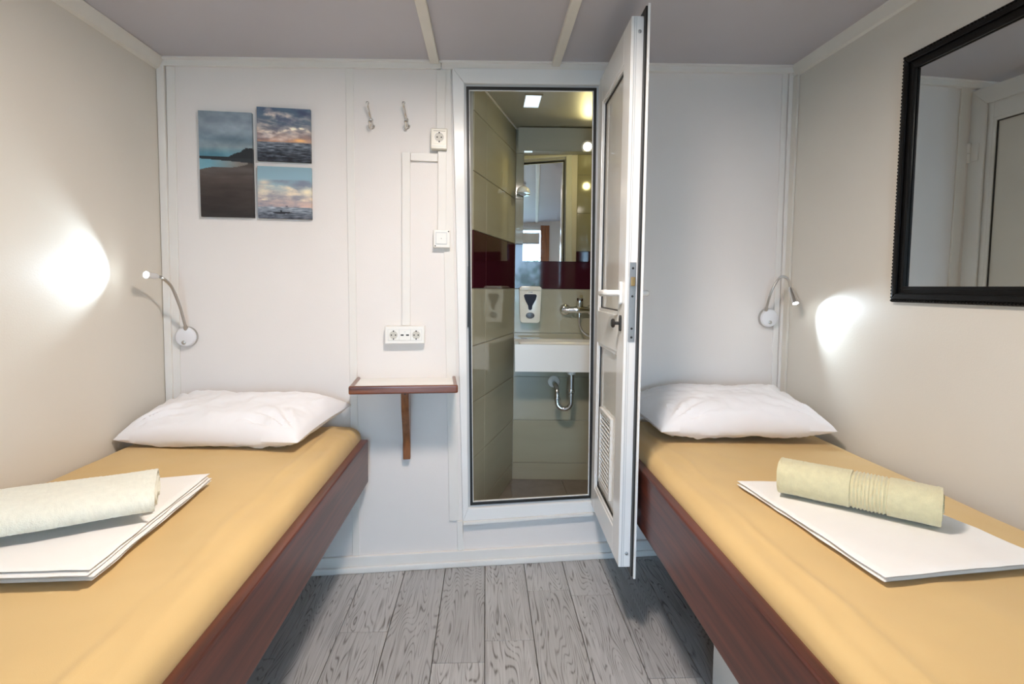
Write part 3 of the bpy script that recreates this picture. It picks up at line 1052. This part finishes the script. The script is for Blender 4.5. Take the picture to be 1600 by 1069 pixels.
def rolled(name, p0, p1, w_, h_, base, seed, label, m, band=None, turns=2.6):
    """towel rolled up along p0-p1: spiral section, flattened"""
    A, B = Vector((*p0, 0)), Vector((*p1, 0))
    ax = (B - A).normalized()
    sd = Vector((ax.y, -ax.x, 0))
    n_ = 130
    nl_ = 210
    th_ = 0.0095

    def section(k, s_):
        t_ = k / n_
        ang = t_ * turns * 2 * math.pi
        rr = 1 - (1 - t_) * 0.86
        x = math.cos(-ang + 0.9) * rr
        z = math.sin(-ang + 0.9) * rr
        # squarish cross-section
        x = math.copysign(abs(x) ** 0.82, x)
        z = math.copysign(abs(z) ** 0.82, z)
        return x, z
    mb = MB()

    def fn(a, b, inner):
        k = b * n_
        s_ = a
        x, z = section(k, s_)
        sc_ = 1 + 0.03 * fbm(s_ * 4 + seed, b * 2, 0, 2)
        f_ = 1.0
        rib = 0.0
        if band:
            for c in range(9):
                c0 = band[0] + (band[1] - band[0]) * c / 8
                rib += math.exp(-((s_ - c0) / 0.0075) ** 2)
            inb = 1 if band[0] - 0.02 < s_ < band[1] + 0.02 else 0
            rib = 0.0042 * rib - 0.0040 * inb
        bump_ = 0.0016 * fbm(s_ * 90 + seed, b * 160, 3.0, 2)
        rr = (w_ / 2 * f_, h_ / 2)
        nrm = Vector((x, z)).normalized()
        off = rib + bump_ - (th_ * 0.42 if inner else 0)
        X = x * rr[0] * sc_ + nrm.x * off
        Z = z * rr[1] * sc_ + nrm.y * off
        tel = (1 - b) * 0.010 * (1 if s_ > 0.5 else -1) * (abs(s_ - 0.5) * 2) ** 6
        p = A.lerp(B, s_) + ax * (tel * 0.8 + 0.003 * fbm(b * 6, seed, s_ * 2, 2)) + sd * X
        sag = 0.006 * math.sin(math.pi * s_ + seed)
        zz = base + h_ / 2 + Z + max(0, Z) / h_ * sag
        return (p.x, p.y, max(base + 0.0006, zz))
    mb.grid(lambda a, b: fn(a, b, False), nl_, n_)
    mb.grid(lambda a, b: fn(a, b, True), nl_, n_)
    # close the two long ends of the cloth sheet
    def row(a, inner):
        return [fn(a, j / n_, inner) for j in range(n_ + 1)]
    for a in (0.0, 1.0):
        o1, o2 = row(a, False), row(a, True)
        mb.add(o1 + o2, [(j, j + 1, n_ + 1 + j + 1, n_ + 1 + j) for j in range(n_)])
    for b in (0.0, 1.0):
        o1 = [fn(i / nl_, b, False) for i in range(nl_ + 1)]
        o2 = [fn(i / nl_, b, True) for i in range(nl_ + 1)]
        mb.add(o1 + o2, [(j, j + 1, nl_ + 1 + j + 1, nl_ + 1 + j) for j in range(nl_)])
    o_ = mb.build(name, m, None, smooth=True, weld=0.0001)
    return tag(o_, label, 'towel', 'bath towels')


# left bunk
bk = tag(empty('bunk_bed', (-0.5, 2.2, 0)), 'mahogany bunk frame under the mattress beside the small wall shelf', 'bed', 'bunk frames')
lbase = -0.5
MB().box((-0.017, -1.95, 0.41), (0.015, 0.062, 0.592)).build('side_rail', 'mahogany', bk, bevel=0.007, seg=3)
MB().box((-0.775, -1.9, 0.455), (-0.018, 0.03, 0.480)).build('bed_board', 'mahogany', bk)
MB().box((-0.778, -1.9, 0.395), (-0.74, 0.03, 0.455)).build('wall_cleat', 'mahogany', bk)
pl = MB().box((-0.775, -1.9, 0.0), (-0.30, -1.0, 0.454)).build('storage_box', 'laminate', bk, bevel=0.003)
mattress('mattress', WL + 0.003, -0.520, 0.32, 0.481, 0.662, 0.646, 3.0, 'mattress in a yellow fitted sheet on the bunk beside the small wall shelf', 'b')
# right bunk
bk = tag(empty('bunk_bed', (0.55, 2.2, 0)), 'mahogany bunk frame under the mattress below the black-framed mirror', 'bed', 'bunk frames')
MB().box((0.0, -1.95, 0.385), (0.032, 0.185, 0.598)).build('side_rail', 'mahogany', bk, bevel=0.007, seg=3)
MB().box((0.033, -1.9, 0.44), (0.84, 0.17, 0.470)).build('bed_board', 'mahogany', bk)
MB().box((0.17, -1.9, 0.0), (0.82, -0.60, 0.439)).build('storage_box', 'laminate', bk, bevel=0.003)
ct = empty('door_catch', (-0.001, -0.30, 0.43))
ct.parent = bk
MB().box((-0.008, -0.018, -0.016), (0.0, 0.018, 0.016)).build('catch_plate', 'plasticw', ct, bevel=0.002)
MB().box((-0.032, -0.008, -0.008), (-0.007, 0.008, 0.004)).build('catch_tongue', 'plasticw', ct, bevel=0.002)
mattress('mattress', 0.586, 1.400, 0.32, 0.471, 0.636, 0.632, 11.0, 'mattress in a yellow fitted sheet on the bunk below the black-framed mirror', 'a')

# pillows
lz = lambda x: 0.664 - (x - WL) / 0.76 * 0.014 + 0.001
pillow('pillow', [(-1.274, 1.900, 0.694), (-0.645, 1.880, 0.688), (-0.555, 2.270, 0.735), (-1.250, 2.205, 0.750)], 0.088, lz, 1.0, 'white pillow on the bunk beside the small wall shelf')
rz = lambda x: 0.640
pillow('pillow', [(0.672, 2.010, 0.690), (1.350, 1.985, 0.696), (1.370, 2.425, 0.745), (0.600, 2.375, 0.735)], 0.098, rz, 5.0, 'white pillow on the bunk under the right reading lamp')

# folded sheets and towels
folded('bed_sheet', [(-1.20, 1.46), (-0.785, 1.570), (-0.745, 1.035), (-1.17, 1.02)], 4, 0.026, 0.664, 5, 'white folded sheet lying under the pale flat-rolled towel on the left bunk')
folded('bed_sheet', [(0.765, 1.580), (1.16, 1.56), (1.235, 1.085), (0.812, 1.030)], 2, 0.017, 0.641, 9, 'white folded sheet lying under the yellow ribbed towel on the right bunk', shift=0.003)
rolled('bath_towel', (-1.235, 1.120), (-0.806, 1.352), 0.25, 0.078, 0.692, 2.0, 'pale cream towel rolled flat on the left folded sheet', 'towel2', turns=2.2)
rolled('bath_towel', (0.845, 1.480), (1.118, 1.250), 0.135, 0.105, 0.660, 0.4, 'yellow rolled towel with a ribbed band on the right folded sheet', 'towel', (0.50, 0.68))

# ------------------------------------------------------------------ wall shelf
sh_ = tag(wall_thing('wall_shelf', -0.335, 0.823), 'small white wall shelf with mahogany edge and curved bracket', 'shelf')
HWD, DP = 0.200, 0.225
MB().box((-HWD + 0.006, -DP + 0.006, 0), (HWD - 0.006, -0.001, 0.016)).build('shelf_board', 'laminate', sh_)
MB().box((-HWD - 0.008, -DP - 0.012, -0.006), (HWD + 0.008, -DP + 0.006, 0.026)).build('front_edge', 'shelfwood', sh_, bevel=0.007, seg=3)
for sx in (-1, 1):
    MB().box((sx * HWD - 0.008, -DP + 0.007, -0.004), (sx * HWD + 0.006, -0.001, 0.024)).build('side_edge', 'shelfwood', sh_, bevel=0.005, seg=3)
# bracket: an S-curved board in the plane square to the wall
prof_o = bez([(-0.165, -0.004), (-0.160, -0.04), (-0.140, -0.10), (-0.085, -0.17), (-0.045, -0.23), (-0.030, -0.33)], 6)
pts = [(-0.001, -0.001)] + [(p.x, p.y) for p in prof_o] + [(-0.001, -0.33)]
br = MB()
br.prism([(p[0], p[1]) for p in pts], lambda y, z: (-0.016, y, z), lambda y, z: (0.015, y, z))
br.build('bracket', 'bracketwood', sh_, bevel=0.003)
MB().lathe([(0.004, 0), (0.003, 0.001)], (0.0, -0.163, -0.02), (0, -1, 0), 10).build('screw', 'dark', sh_)

# ------------------------------------------------------------------ electrical fittings
def schuko(parent, x, z, r=0.019, y=-0.001):
    """round socket face: rim, recess, two pins, two earth clips"""
    f = MB().lathe([(r, 0.0), (r, 0.0018), (r - 0.0022, 0.0018), (r - 0.003, 0.0004), (0.0, 0.0004)], (x, y, z), (0, -1, 0), 28).build('socket_face', 'plasticw', parent, smooth=True)
    MB().lathe([(r - 0.003, 0.0), (r - 0.003, 0.0007), (0.0, 0.0007)], (x, y, z), (0, -1, 0), 28).build('recess', 'socket_shade', f, smooth=True)  # darker disc: recess shading put into the colour
    for dx in (-0.0085, 0.0085):
        MB().lathe([(0.003, 0), (0.003, 0.0012)], (x + dx, y, z), (0, -1, 0), 10).build('pin_hole', 'dark', f)
    for dz in (-1, 1):
        MB().box((x - 0.0022, y - 0.0024, z + dz * (r - 0.003) - 0.003), (x + 0.0022, y, z + dz * (r - 0.003) + 0.003)).build('earth_clip', 'dark', f)


t = tag(wall_thing('socket_outlet', -0.342, 1.028), 'white triple wall outlet with two sockets and twin usb ports', 'socket')
MB().box((-0.082, -0.040, -0.037), (0.082, 0, 0.037)).build('back_box', 'plasticw', t, bevel=0.004, seg=3)
for k in (-1, 0, 1):
    MB().box((k * 0.0465 - 0.0228, -0.0422, -0.0228), (k * 0.0465 + 0.0228, -0.040, 0.0228)).build('module', 'plasticw', t, bevel=0.0006, seg=1)
    MB().box((k * 0.0465 - 0.0236, -0.0404, -0.0236), (k * 0.0465 + 0.0236, -0.0398, 0.0236)).build('module_gap', 'upvc_grey', t)
schuko(t, -0.0465, 0, 0.0195, -0.0422)
schuko(t, 0.0465, 0, 0.0195, -0.0422)
for dx in (-0.011, 0.011):
    MB().box((dx - 0.006, -0.0432, -0.003), (dx + 0.006, -0.042, 0.003)).build('usb_port', 'dark', t)
MB().box((-0.003, -0.0428, 0.012), (0.003, -0.042, 0.014)).build('usb_mark', 'upvc_grey', t)

t = tag(wall_thing('light_switch', -0.190, 1.432), 'white square light switch on the wall beside the door frame', 'switch')
MB().box((-0.035, -0.036, -0.037), (0.035, 0, 0.037)).build('back_box', 'plasticw', t, bevel=0.004, seg=3)
MB().box((-0.0255, -0.0366, -0.0235), (0.0215, -0.0355, 0.0265)).build('rocker_gap', 'upvc_grey', t)
MB().box((-0.0235, -0.0405, -0.0215), (0.0195, -0.036, 0.0235)).build('rocker', 'plasticw', t, bevel=0.0012)
MB().lathe([(0.0016, 0), (0.0012, 0.001)], (-0.002, -0.0405, 0.001), (0, -1, 0), 8).build('rocker_dot', 'dark', t)
for x, z in ((0.028, 0.031), (-0.027, -0.030)):
    MB().lathe([(0.0028, 0), (0.002, 0.001)], (x, -0.036, z), (0, -1, 0), 10).build('screw', 'dark', t)

t = tag(wall_thing('socket_outlet', -0.203, 1.842), 'small beige single socket high beside the door frame', 'socket')
MB().box((-0.034, -0.042, -0.042), (0.034, 0, 0.042)).build('back_box', 'plastic', t, bevel=0.005, seg=3)
MB().box((-0.024, -0.0432, -0.022), (0.027, -0.042, 0.031)).build('module', 'plastic', t, bevel=0.0006, seg=1)
MB().box((-0.028, -0.0426, -0.032), (0.030, -0.0415, -0.030)).build('seam', 'upvc_grey', t)
schuko(t, 0.001, 0.005, 0.021, -0.0432)
MB().box((-0.0225, -0.0438, 0.0295), (0.0255, -0.0425, 0.0305)).build('shutter_edge', 'dark', t)

t = tag(empty('cable_trunking', WP(0), WA), 'white plastic cable trunking running from the ceiling to outlet and switch', 'trunking')
for a, b, c, d in ((-0.213, -0.177, 1.885, 2.128), (-0.207, -0.172, 1.470, 1.7985), (-0.355, -0.321, 1.066, 1.787), (-0.320, -0.208, 1.754, 1.787)):
    MB().box((a, -0.016, c), (b, 0, d)).build('duct', 'trim', t, bevel=0.0015)
for a, b, z in ((-0.356, -0.320, 1.40), ):
    MB().box((a, -0.0165, z), (b, 0, z + 0.0015)).build('joint', 'trim', t)

# ------------------------------------------------------------------ coat hooks
for u, z, lb in ((-0.482, 1.918, 'left of the two chrome coat hooks near the sea pictures'), (-0.339, 1.926, 'right of the two chrome coat hooks nearer the door frame')):
    t = tag(wall_thing('coat_hook', u, z), lb, 'hook', 'coat hooks')
    MB().lathe([(0.013, 0), (0.013, 0.004), (0.008, 0.009)], (0.004, 0, -0.030), (0, -1, 0), 18).build('back_plate', 'chrome', t, smooth=True)
    MB().lathe([(0.009, 0), (0.009, 0.003), (0.006, 0.006)], (0.002, 0, -0.004), (0, -1, 0), 18).build('back_plate', 'chrome', t, smooth=True)
    MB().tube(bez([(0.003, -0.005, -0.034), (0.003, -0.008, -0.012), (-0.001, -0.022, 0.012), (-0.006, -0.045, 0.036), (-0.007, -0.050, 0.044)], 8), [0.0075] * 12 + [0.0045] * 21, 12).build('long_arm', 'chrome', t, smooth=True)
    MB().lathe([(0.001, -0.007), (0.006, -0.004), (0.0075, 0.0), (0.006, 0.005), (0.001, 0.007)], (-0.007, -0.051, 0.047), (0, 0, 1), 14).build('ball_tip', 'chrome', t, smooth=True)
    MB().tube(bez([(0.003, -0.006, -0.020), (0.003, -0.020, -0.036), (0.003, -0.036, -0.040), (0.003, -0.044, -0.028)], 8), 0.0065, 12).build('short_arm', 'chrome', t, smooth=True)
    MB().lathe([(0.001, -0.008), (0.008, -0.004), (0.0105, 0.0), (0.008, 0.006), (0.001, 0.009)], (0.003, -0.045, -0.026), (0, 0, 1), 14).build('ball_tip', 'chrome', t, smooth=True)


# ------------------------------------------------------------------ pictures on canvas
def lc(c):
    return tuple(((v / 255) / 12.92 if v / 255 <= 0.04045 else ((v / 255 + 0.055) / 1.055) ** 2.4) for v in c)


def ramp(t, stops):
    t = max(stops[0][0], min(stops[-1][0], t))
    for (a, ca), (b, cb_) in zip(stops, stops[1:]):
        if a <= t <= b:
            k = (t - a) / (b - a) if b > a else 0
            return tuple(x + (y - x) * k for x, y in zip(ca, cb_))
    return stops[-1][1]


def mixc(a, b, k):
    k = max(0, min(1, k))
    return tuple(x + (y - x) * k for x, y in zip(a, b))


def pic_beach(u, v):               # v: 0 top .. 1 bottom
    n1 = fbm(u * 2.5, v * 9, 1, 4)
    hz = 0.437
    head = hz - 0.012
    if u > 0.54:
        k = (u - 0.54) / 0.46
        q_ = max(0, min(1, (u - 0.76) / 0.14))
        head = hz - 0.012 - 0.046 * min(1, k / 0.42) ** 0.8 - 0.042 * math.sin(q_ * math.pi / 2) + 0.010 * fbm(u * 22, 3)
    if v < hz:
        c = ramp(v, [(0, (116, 130, 140)), (0.14, (124, 136, 146)), (0.26, (104, 122, 132)), (0.33, (122, 136, 142)), (0.40, (82, 124, 138)), (0.44, (74, 118, 134))])
        c = tuple(x + 22 * n1 for x in c)
        if v > head:
            c = (26, 30, 34)
        return c
    sh_edge = hz + 0.012 + 0.03 * u
    if v < sh_edge:
        return (34, 38, 42)
    wl_ = 0.555 - 0.07 * u - 0.012 * math.sin(u * 7)
    if v < wl_ and u < 0.9:
        c = mixc((104, 148, 162), (110, 104, 98), (u - 0.2) / 0.55)
        return tuple(x + 10 * n1 for x in c)
    c = ramp(v, [(0.44, (66, 58, 54)), (0.56, (92, 84, 80)), (0.64, (70, 60, 55)), (0.8, (50, 41, 37)), (1, (38, 31, 28))])
    c = mixc(c, (50, 42, 38), u * 0.4 if v < 0.6 else 0)
    return tuple(x + 12 * fbm(u * 1.6, v * 16, 4, 4) - 6 for x in c)


def sea(u, v, v0):
    k = (v - v0) / (1 - v0)
    c = ramp(k, [(0, (100, 108, 118)), (0.3, (84, 92, 102)), (0.7, (50, 56, 66)), (1, (38, 42, 52))])
    w_ = fbm(u * 6, v * 52, 6, 3)
    c = tuple(x - 8 + 70 * w_ for x in c)
    return c


def pic_sunset(u, v):
    if v > 0.645:
        c = sea(u, v, 0.645)
        for y, a in ((0.78, 0.6), (0.86, 0.9), (0.95, 0.9)):
            d = abs(v - y - 0.012 * math.sin(u * 9 + y * 40))
            c = mixc(c, (20, 22, 28), a * max(0, 1 - d / 0.022) * (0.6 + fbm(u * 4, y * 30)))
        return c
    c = ramp(v, [(0, (70, 90, 110)), (0.3, (92, 104, 116)), (0.45, (132, 122, 122)), (0.56, (150, 122, 112)), (0.645, (186, 138, 108))])
    n1 = fbm(u * 3 + v * 3, v * 7 - u * 1.0, 2, 5)
    c = mixc(c, (206, 190, 180), max(0, n1 + 0.12) * 1.5 * (1 - abs(u - 0.25) * 0.9))
    c = mixc(c, (212, 190, 174), max(0, fbm(u * 2.2 + v * 5, v * 16 - u * 4, 31, 4)) * 1.2 * max(0, 1 - abs(v - 0.38) / 0.25))
    n2 = fbm(u * 3.2 + 7, v * 6, 8, 4)
    c = mixc(c, (62, 72, 96), max(0, n2 + 0.15) * (1.2 if u > 0.35 and v < 0.35 else 0.6))
    g_ = math.exp(-((v - 0.42 - 0.05 * math.sin(u * 6)) / 0.035) ** 2) * (0.4 + u)
    c = mixc(c, (236, 222, 200), g_ * max(0, 0.35 + fbm(u * 7, v * 14, 3, 3)) * 1.2)
    c = mixc(c, (246, 186, 116), 0.9 * math.exp(-((u - 0.80) / 0.12) ** 2 - ((v - 0.60) / 0.03) ** 2))
    return c


def pic_boat(u, v):
    if v > 0.78:
        c = sea(u, v, 0.78)
        c = tuple(x + 34 for x in c)
        if abs(v - 0.89 - 0.006 * math.sin(u * 20)) < 0.026 * max(0, 1 - abs(u - 0.46) / 0.2) ** 0.6:
            c = (18, 20, 28)
        if abs(u - 0.43) < 0.014 and 0.84 < v < 0.89:
            c = (18, 20, 28)
        return c
    c = ramp(v, [(0, (120, 148, 160)), (0.3, (128, 158, 170)), (0.5, (172, 170, 162)), (0.62, (160, 148, 146)), (0.78, (196, 164, 150))])
    n1 = fbm(u * 2.4, v * 6, 12, 5)
    c = mixc(c, (112, 116, 130), max(0, n1 + 0.1) * 1.2 if v > 0.25 else 0)
    c = mixc(c, (104, 108, 124), 0.8 * math.exp(-((u - 0.80) / 0.24) ** 2 - ((v - 0.34) / 0.075) ** 2))
    c = mixc(c, (226, 206, 176), max(0, fbm(u * 4, v * 9, 20, 4) + 0.1) * 0.9 if 0.36 < v < 0.66 else 0)
    c = mixc(c, (216, 200, 176), 0.8 * math.exp(-((u - 0.12) / 0.11) ** 2 - ((v - 0.31) / 0.05) ** 2))
    c = mixc(c, (238, 220, 184), 0.7 * math.exp(-((u - 0.92) / 0.14) ** 2 - ((v - 0.47) / 0.06) ** 2))
    c = mixc(c, (128, 124, 134), 0.6 * math.exp(-((u - 0.35) / 0.3) ** 2 - ((v - 0.57) / 0.02) ** 2))
    if (abs(u - 0.53) < 0.02 and abs(v - 0.765 - abs(u - 0.53) * -0.6) < 0.008):
        c = (40, 44, 52)
    return c


def canvas(u0, u1, z0, z1, lean, fn, nx, nz, label, d=0.018):
    t_ = tag(wall_thing('canvas_picture', (u0 + u1) / 2, (z0 + z1) / 2), label, 'picture', 'sea pictures')
    t_.rotation_euler = (0, lean, WA)
    hw, hh = (u1 - u0) / 2, (z1 - z0) / 2
    mb = MB()
    mb.grid(lambda a, b: (-hw + 2 * hw * a, -d, hh - 2 * hh * b), nx, nz)
    me = mb.mesh('print')
    me.materials.append(MATS['canvas_print'])
    at = me.color_attributes.new('print', 'FLOAT_COLOR', 'POINT')
    for i, v in enumerate(me.vertices):
        c = fn((v.co.x + hw) / (2 * hw), (hh - v.co.z) / (2 * hh))
        at.data[i].color = (*lc([max(0, min(255, x * 1.12 + 4)) for x in c]), 1)
    inst('print', me, t_)
    # wrapped sides take the colour of the print's border
    sd_ = MB()
    nn = 40
    for side in range(4):
        def f(a, b, side=side):
            y = -d + b * d
            if side == 0:
                return (-hw, y, hh - 2 * hh * a)
            if side == 1:
                return (hw, y, hh - 2 * hh * a)
            if side == 2:
                return (-hw + 2 * hw * a, y, hh)
            return (-hw + 2 * hw * a, y, -hh)
        sd_.grid(f, nn, 1)
    sd_.add([(-hw, 0, -hh), (hw, 0, -hh), (hw, 0, hh), (-hw, 0, hh)], [(0, 1, 2, 3)])
    me = sd_.mesh('wrapped_edge')
    me.materials.append(MATS['canvas_print'])
    at = me.color_attributes.new('print', 'FLOAT_COLOR', 'POINT')
    for i, v in enumerate(me.vertices):
        c = fn((v.co.x + hw) / (2 * hw), (hh - v.co.z) / (2 * hh))
        at.data[i].color = (*lc([max(0, min(255, x * 1.12 + 4)) for x in c]), 1)
    inst('wrapped_edge', me, t_)


canvas(-1.139, -0.940, 1.500, 1.912, -0.006, pic_beach, 90, 180, 'tall canvas picture of a dark beach and headland')
canvas(-0.922, -0.717, 1.728, 1.938, 0.0, pic_sunset, 110, 110, 'upper square canvas picture of a sunset over waves')
canvas(-0.923, -0.716, 1.500, 1.706, 0.0, pic_boat, 110, 110, 'lower square canvas picture of a boat on calm sea')


# ------------------------------------------------------------------ gooseneck reading lamps
def reading_lamp(u, z, neck, head_a, head_b, label, r=0.040, sw=(0.0, -0.018), aim=None):
    """neck: local points (along wall, into wall, up)"""
    t_ = tag(wall_thing('reading_lamp', u, z), label, 'lamp', 'gooseneck reading lamps')
    MB().lathe([(r, 0.0), (r + 0.001, 0.004), (r + 0.001, 0.020), (r - 0.003, 0.026), (r - 0.006, 0.027), (0, 0.0275)], (0, 0, 0), (0, -1, 0), 36).build('base', 'lampwhite', t_, smooth=True)
    MB().lathe([(r + 0.002, 0.002), (r + 0.0025, 0.012), (r + 0.002, 0.018)], (0, 0, 0), (0, -1, 0), 36).build('base_ring', 'satin', t_, smooth=True)
    MB().lathe([(0.008, 0.027), (0.008, 0.031), (0.005, 0.033)], (sw[0], 0, sw[1]), (0, -1, 0), 16).build('switch_button', 'satin', t_, smooth=True)
    pts_ = bez(neck, 14)
    # ribbed flexible tube
    dense = []
    for i in range(len(pts_) - 1):
        for k in range(3):
            dense.append(pts_[i].lerp(pts_[i + 1], k / 3))
    dense.append(pts_[-1])
    rad = [0.0052 + (0.0007 if i % 2 else -0.0002) for i in range(len(dense))]
    MB().tube(dense, rad, 10).build('gooseneck', 'satin', t_, smooth=True)
    MB().lathe([(0.008, -0.004), (0.009, 0.004), (0.006, 0.016)], neck[0], Vector(neck[1]) - Vector(neck[0]), 14).build('neck_socket', 'satin', t_, smooth=True)
    a, b = Vector(head_a), Vector(head_b)
    ax = (b - a).normalized()
    ln = (b - a).length
    MB().lathe([(0.006, -0.006), (0.009, 0.0), (0.0105, 0.006), (0.0115, ln * 0.6), (0.014, ln - 0.004), (0.0145, ln), (0.012, ln)], a, ax, 24).build('lamp_head', 'chrome', t_, smooth=True)
    MB().lathe([(0.012, ln - 0.001), (0.011, ln + 0.001), (0.006, ln + 0.0035), (0.0, ln + 0.004)], a, ax, 20).build('led_lens', 'led', t_, smooth=True)
    l_ = bpy.data.lights.new('led_bulb', 'SPOT')
    l_.energy = READ_W
    l_.color = (0.70, 0.85, 1.0)
    l_.spot_size = math.radians(96)
    l_.spot_blend = 0.75
    l_.shadow_soft_size = 0.01
    lo_ = bpy.data.objects.new('led_bulb', l_)
    COL.objects.link(lo_)
    lo_.parent = t_
    lo_.location = b + ax * 0.008
    lo_.rotation_euler = (Vector(aim) if aim else ax).to_track_quat('-Z', 'Y').to_euler()
    return t_


def loc(u0, z0, pts_):
    return [(p[0] - u0, -p[1], p[2] - z0) for p in pts_]


reading_lamp(-1.206, 1.019,
             loc(-1.206, 1.019, [(-1.203, 0.022, 1.052), (-1.200, 0.075, 1.141), (-1.200, 0.14, 1.220), (-1.207, 0.195, 1.252), (-1.214, 0.215, 1.2575)]),
             loc(-1.206, 1.019, [(-1.214, 0.215, 1.2575)])[0], loc(-1.206, 1.019, [(-1.228, 0.262, 1.262)])[0],
             'lit gooseneck reading lamp beside the sea pictures', 0.039, (-0.004, -0.022))
reading_lamp(1.318, 1.104,
             loc(1.318, 1.104, [(1.299, 0.022, 1.142), (1.288, 0.075, 1.229), (1.300, 0.115, 1.289), (1.312, 0.150, 1.283), (1.314, 0.172, 1.241)]),
             loc(1.318, 1.104, [(1.314, 0.172, 1.241)])[0], loc(1.318, 1.104, [(1.316, 0.205, 1.178)])[0],
             'lit gooseneck reading lamp between the door and the black-framed mirror', 0.042, (0.0, -0.020), (0.30, -0.80, -0.42))

# ------------------------------------------------------------------ framed wall mirror on the right wall
MA = math.atan(RSP)
MY, MZ0, MZ1, MLN = 1.832, 1.197, 2.026, 0.83
mr_ = tag(empty('wall_mirror', (wx(MY), MY, MZ0), MA), 'black-framed rectangular mirror hanging on the right wall', 'mirror')
MH = MZ1 - MZ0


def mq(pts_, x0_, x1_):
    """pts: (distance towards the camera, height)"""
    return MB().prism(pts_, lambda d, z: (x0_, -d, z), lambda d, z: (x1_, -d, z))


def mring(name, o_, i_, x0_, x1_, bevel=0):
    O = [(o_, o_), (MLN - o_, o_), (MLN - o_, MH - o_), (o_, MH - o_)]
    I = [(i_, i_), (MLN - i_, i_), (MLN - i_, MH - i_), (i_, MH - i_)]
    for k in range(4):
        mq([O[k], O[(k + 1) % 4], I[(k + 1) % 4], I[k]], x0_, x1_).build(name, 'blackframe', mr_, bevel=bevel)


mring('frame_bar', 0.0, 0.052, -0.018, -0.001, 0.003)
mring('frame_step', 0.012, 0.030, -0.027, -0.018, 0.004)
mring('inner_step', 0.044, 0.054, -0.021, -0.012, 0.002)
bd = MB()
dbead = 0.0115
nb = int(MH / dbead)
for k in range(nb):
    for d in (0.006, MLN - 0.006):
        bd.lathe([(0.0005, -0.0045), (0.0036, -0.003), (0.0045, 0), (0.0036, 0.003), (0.0005, 0.0045)], (-0.019, -d, (k + 0.5) * MH / nb), (0, 0, 1), 6)
nb = int(MLN / dbead)
for k in range(nb):
    for z in (0.006, MH - 0.006):
        bd.lathe([(0.0005, -0.0045), (0.0036, -0.003), (0.0045, 0), (0.0036, 0.003), (0.0005, 0.0045)], (-0.019, -(k + 0.5) * MLN / nb, z), (0, 1, 0), 6)
tag(bd.build('beading', 'blackframe', mr_, smooth=True), kind='stuff')
mq([(0.045, 0.045), (MLN - 0.045, 0.045), (MLN - 0.045, MH - 0.045), (0.045, MH - 0.045)], -0.010, -0.005).build('mirror_glass', 'mirror', mr_)

# ------------------------------------------------------------------ round ceiling lamp (just above the camera's view)
CLX, CLY = 0.03, 1.10
cl = tag(empty('ceiling_lamp', (CLX, CLY, cz(CLX) - 0.003)), 'round white flush lamp on the cabin ceiling', 'lamp')
MB().lathe([(0.15, 0.0), (0.155, 0.012), (0.152, 0.030), (0.142, 0.034)], (0, 0, 0), (0, 0, -1), 48).build('rim', 'lampwhite', cl, smooth=True)
MB().lathe([(0.141, 0.020), (0.141, 0.034), (0.10, 0.046), (0.05, 0.052), (0, 0.054)], (0, 0, 0), (0, 0, -1), 48).build('diffuser', 'lampglass', cl, smooth=True)
la = bpy.data.lights.new('ceiling_bulb', 'AREA')
la.shape = 'DISK'
la.size = 0.26
la.energy = LAMP_W
la.color = (1.0, 0.88, 0.80)
lo = bpy.data.objects.new('ceiling_bulb', la)
COL.objects.link(lo)
lo.parent = cl
lo.location = (0, 0, -0.058)

# ------------------------------------------------------------------ shrub outside the entrance, seen in the bathroom mirror
rs = random.Random(3)
tr = tag(empty('shrub', (0.28, REAR - 3.2, -0.06)), 'green shrub outside the cabin entrance', 'shrub')
MB().tube([(0, 0, 0), (0.02, 0.01, 0.8), (0, 0, 1.5)], [0.04, 0.03, 0.01], 8).build('stem', 'doorpost', tr)
lf = MB()
for k in range(900):
    v = Vector((rs.gauss(0, 1), rs.gauss(0, 1), rs.gauss(0, 1))).normalized() * rs.random() ** 0.33
    p = Vector((v.x * 0.55, v.y * 0.5, 1.15 + v.z * 0.75))
    a = Vector((rs.gauss(0, 1), rs.gauss(0, 1), rs.gauss(0, 1))).normalized()
    b = a.cross(Vector((rs.gauss(0, 1), rs.gauss(0, 1), rs.gauss(0, 1)))).normalized()
    lf.add([p - a * 0.06, p + b * 0.02, p + a * 0.06, p - b * 0.02], [(0, 1, 2, 3)])
tag(lf.build('foliage', 'leaf', tr), kind='stuff')
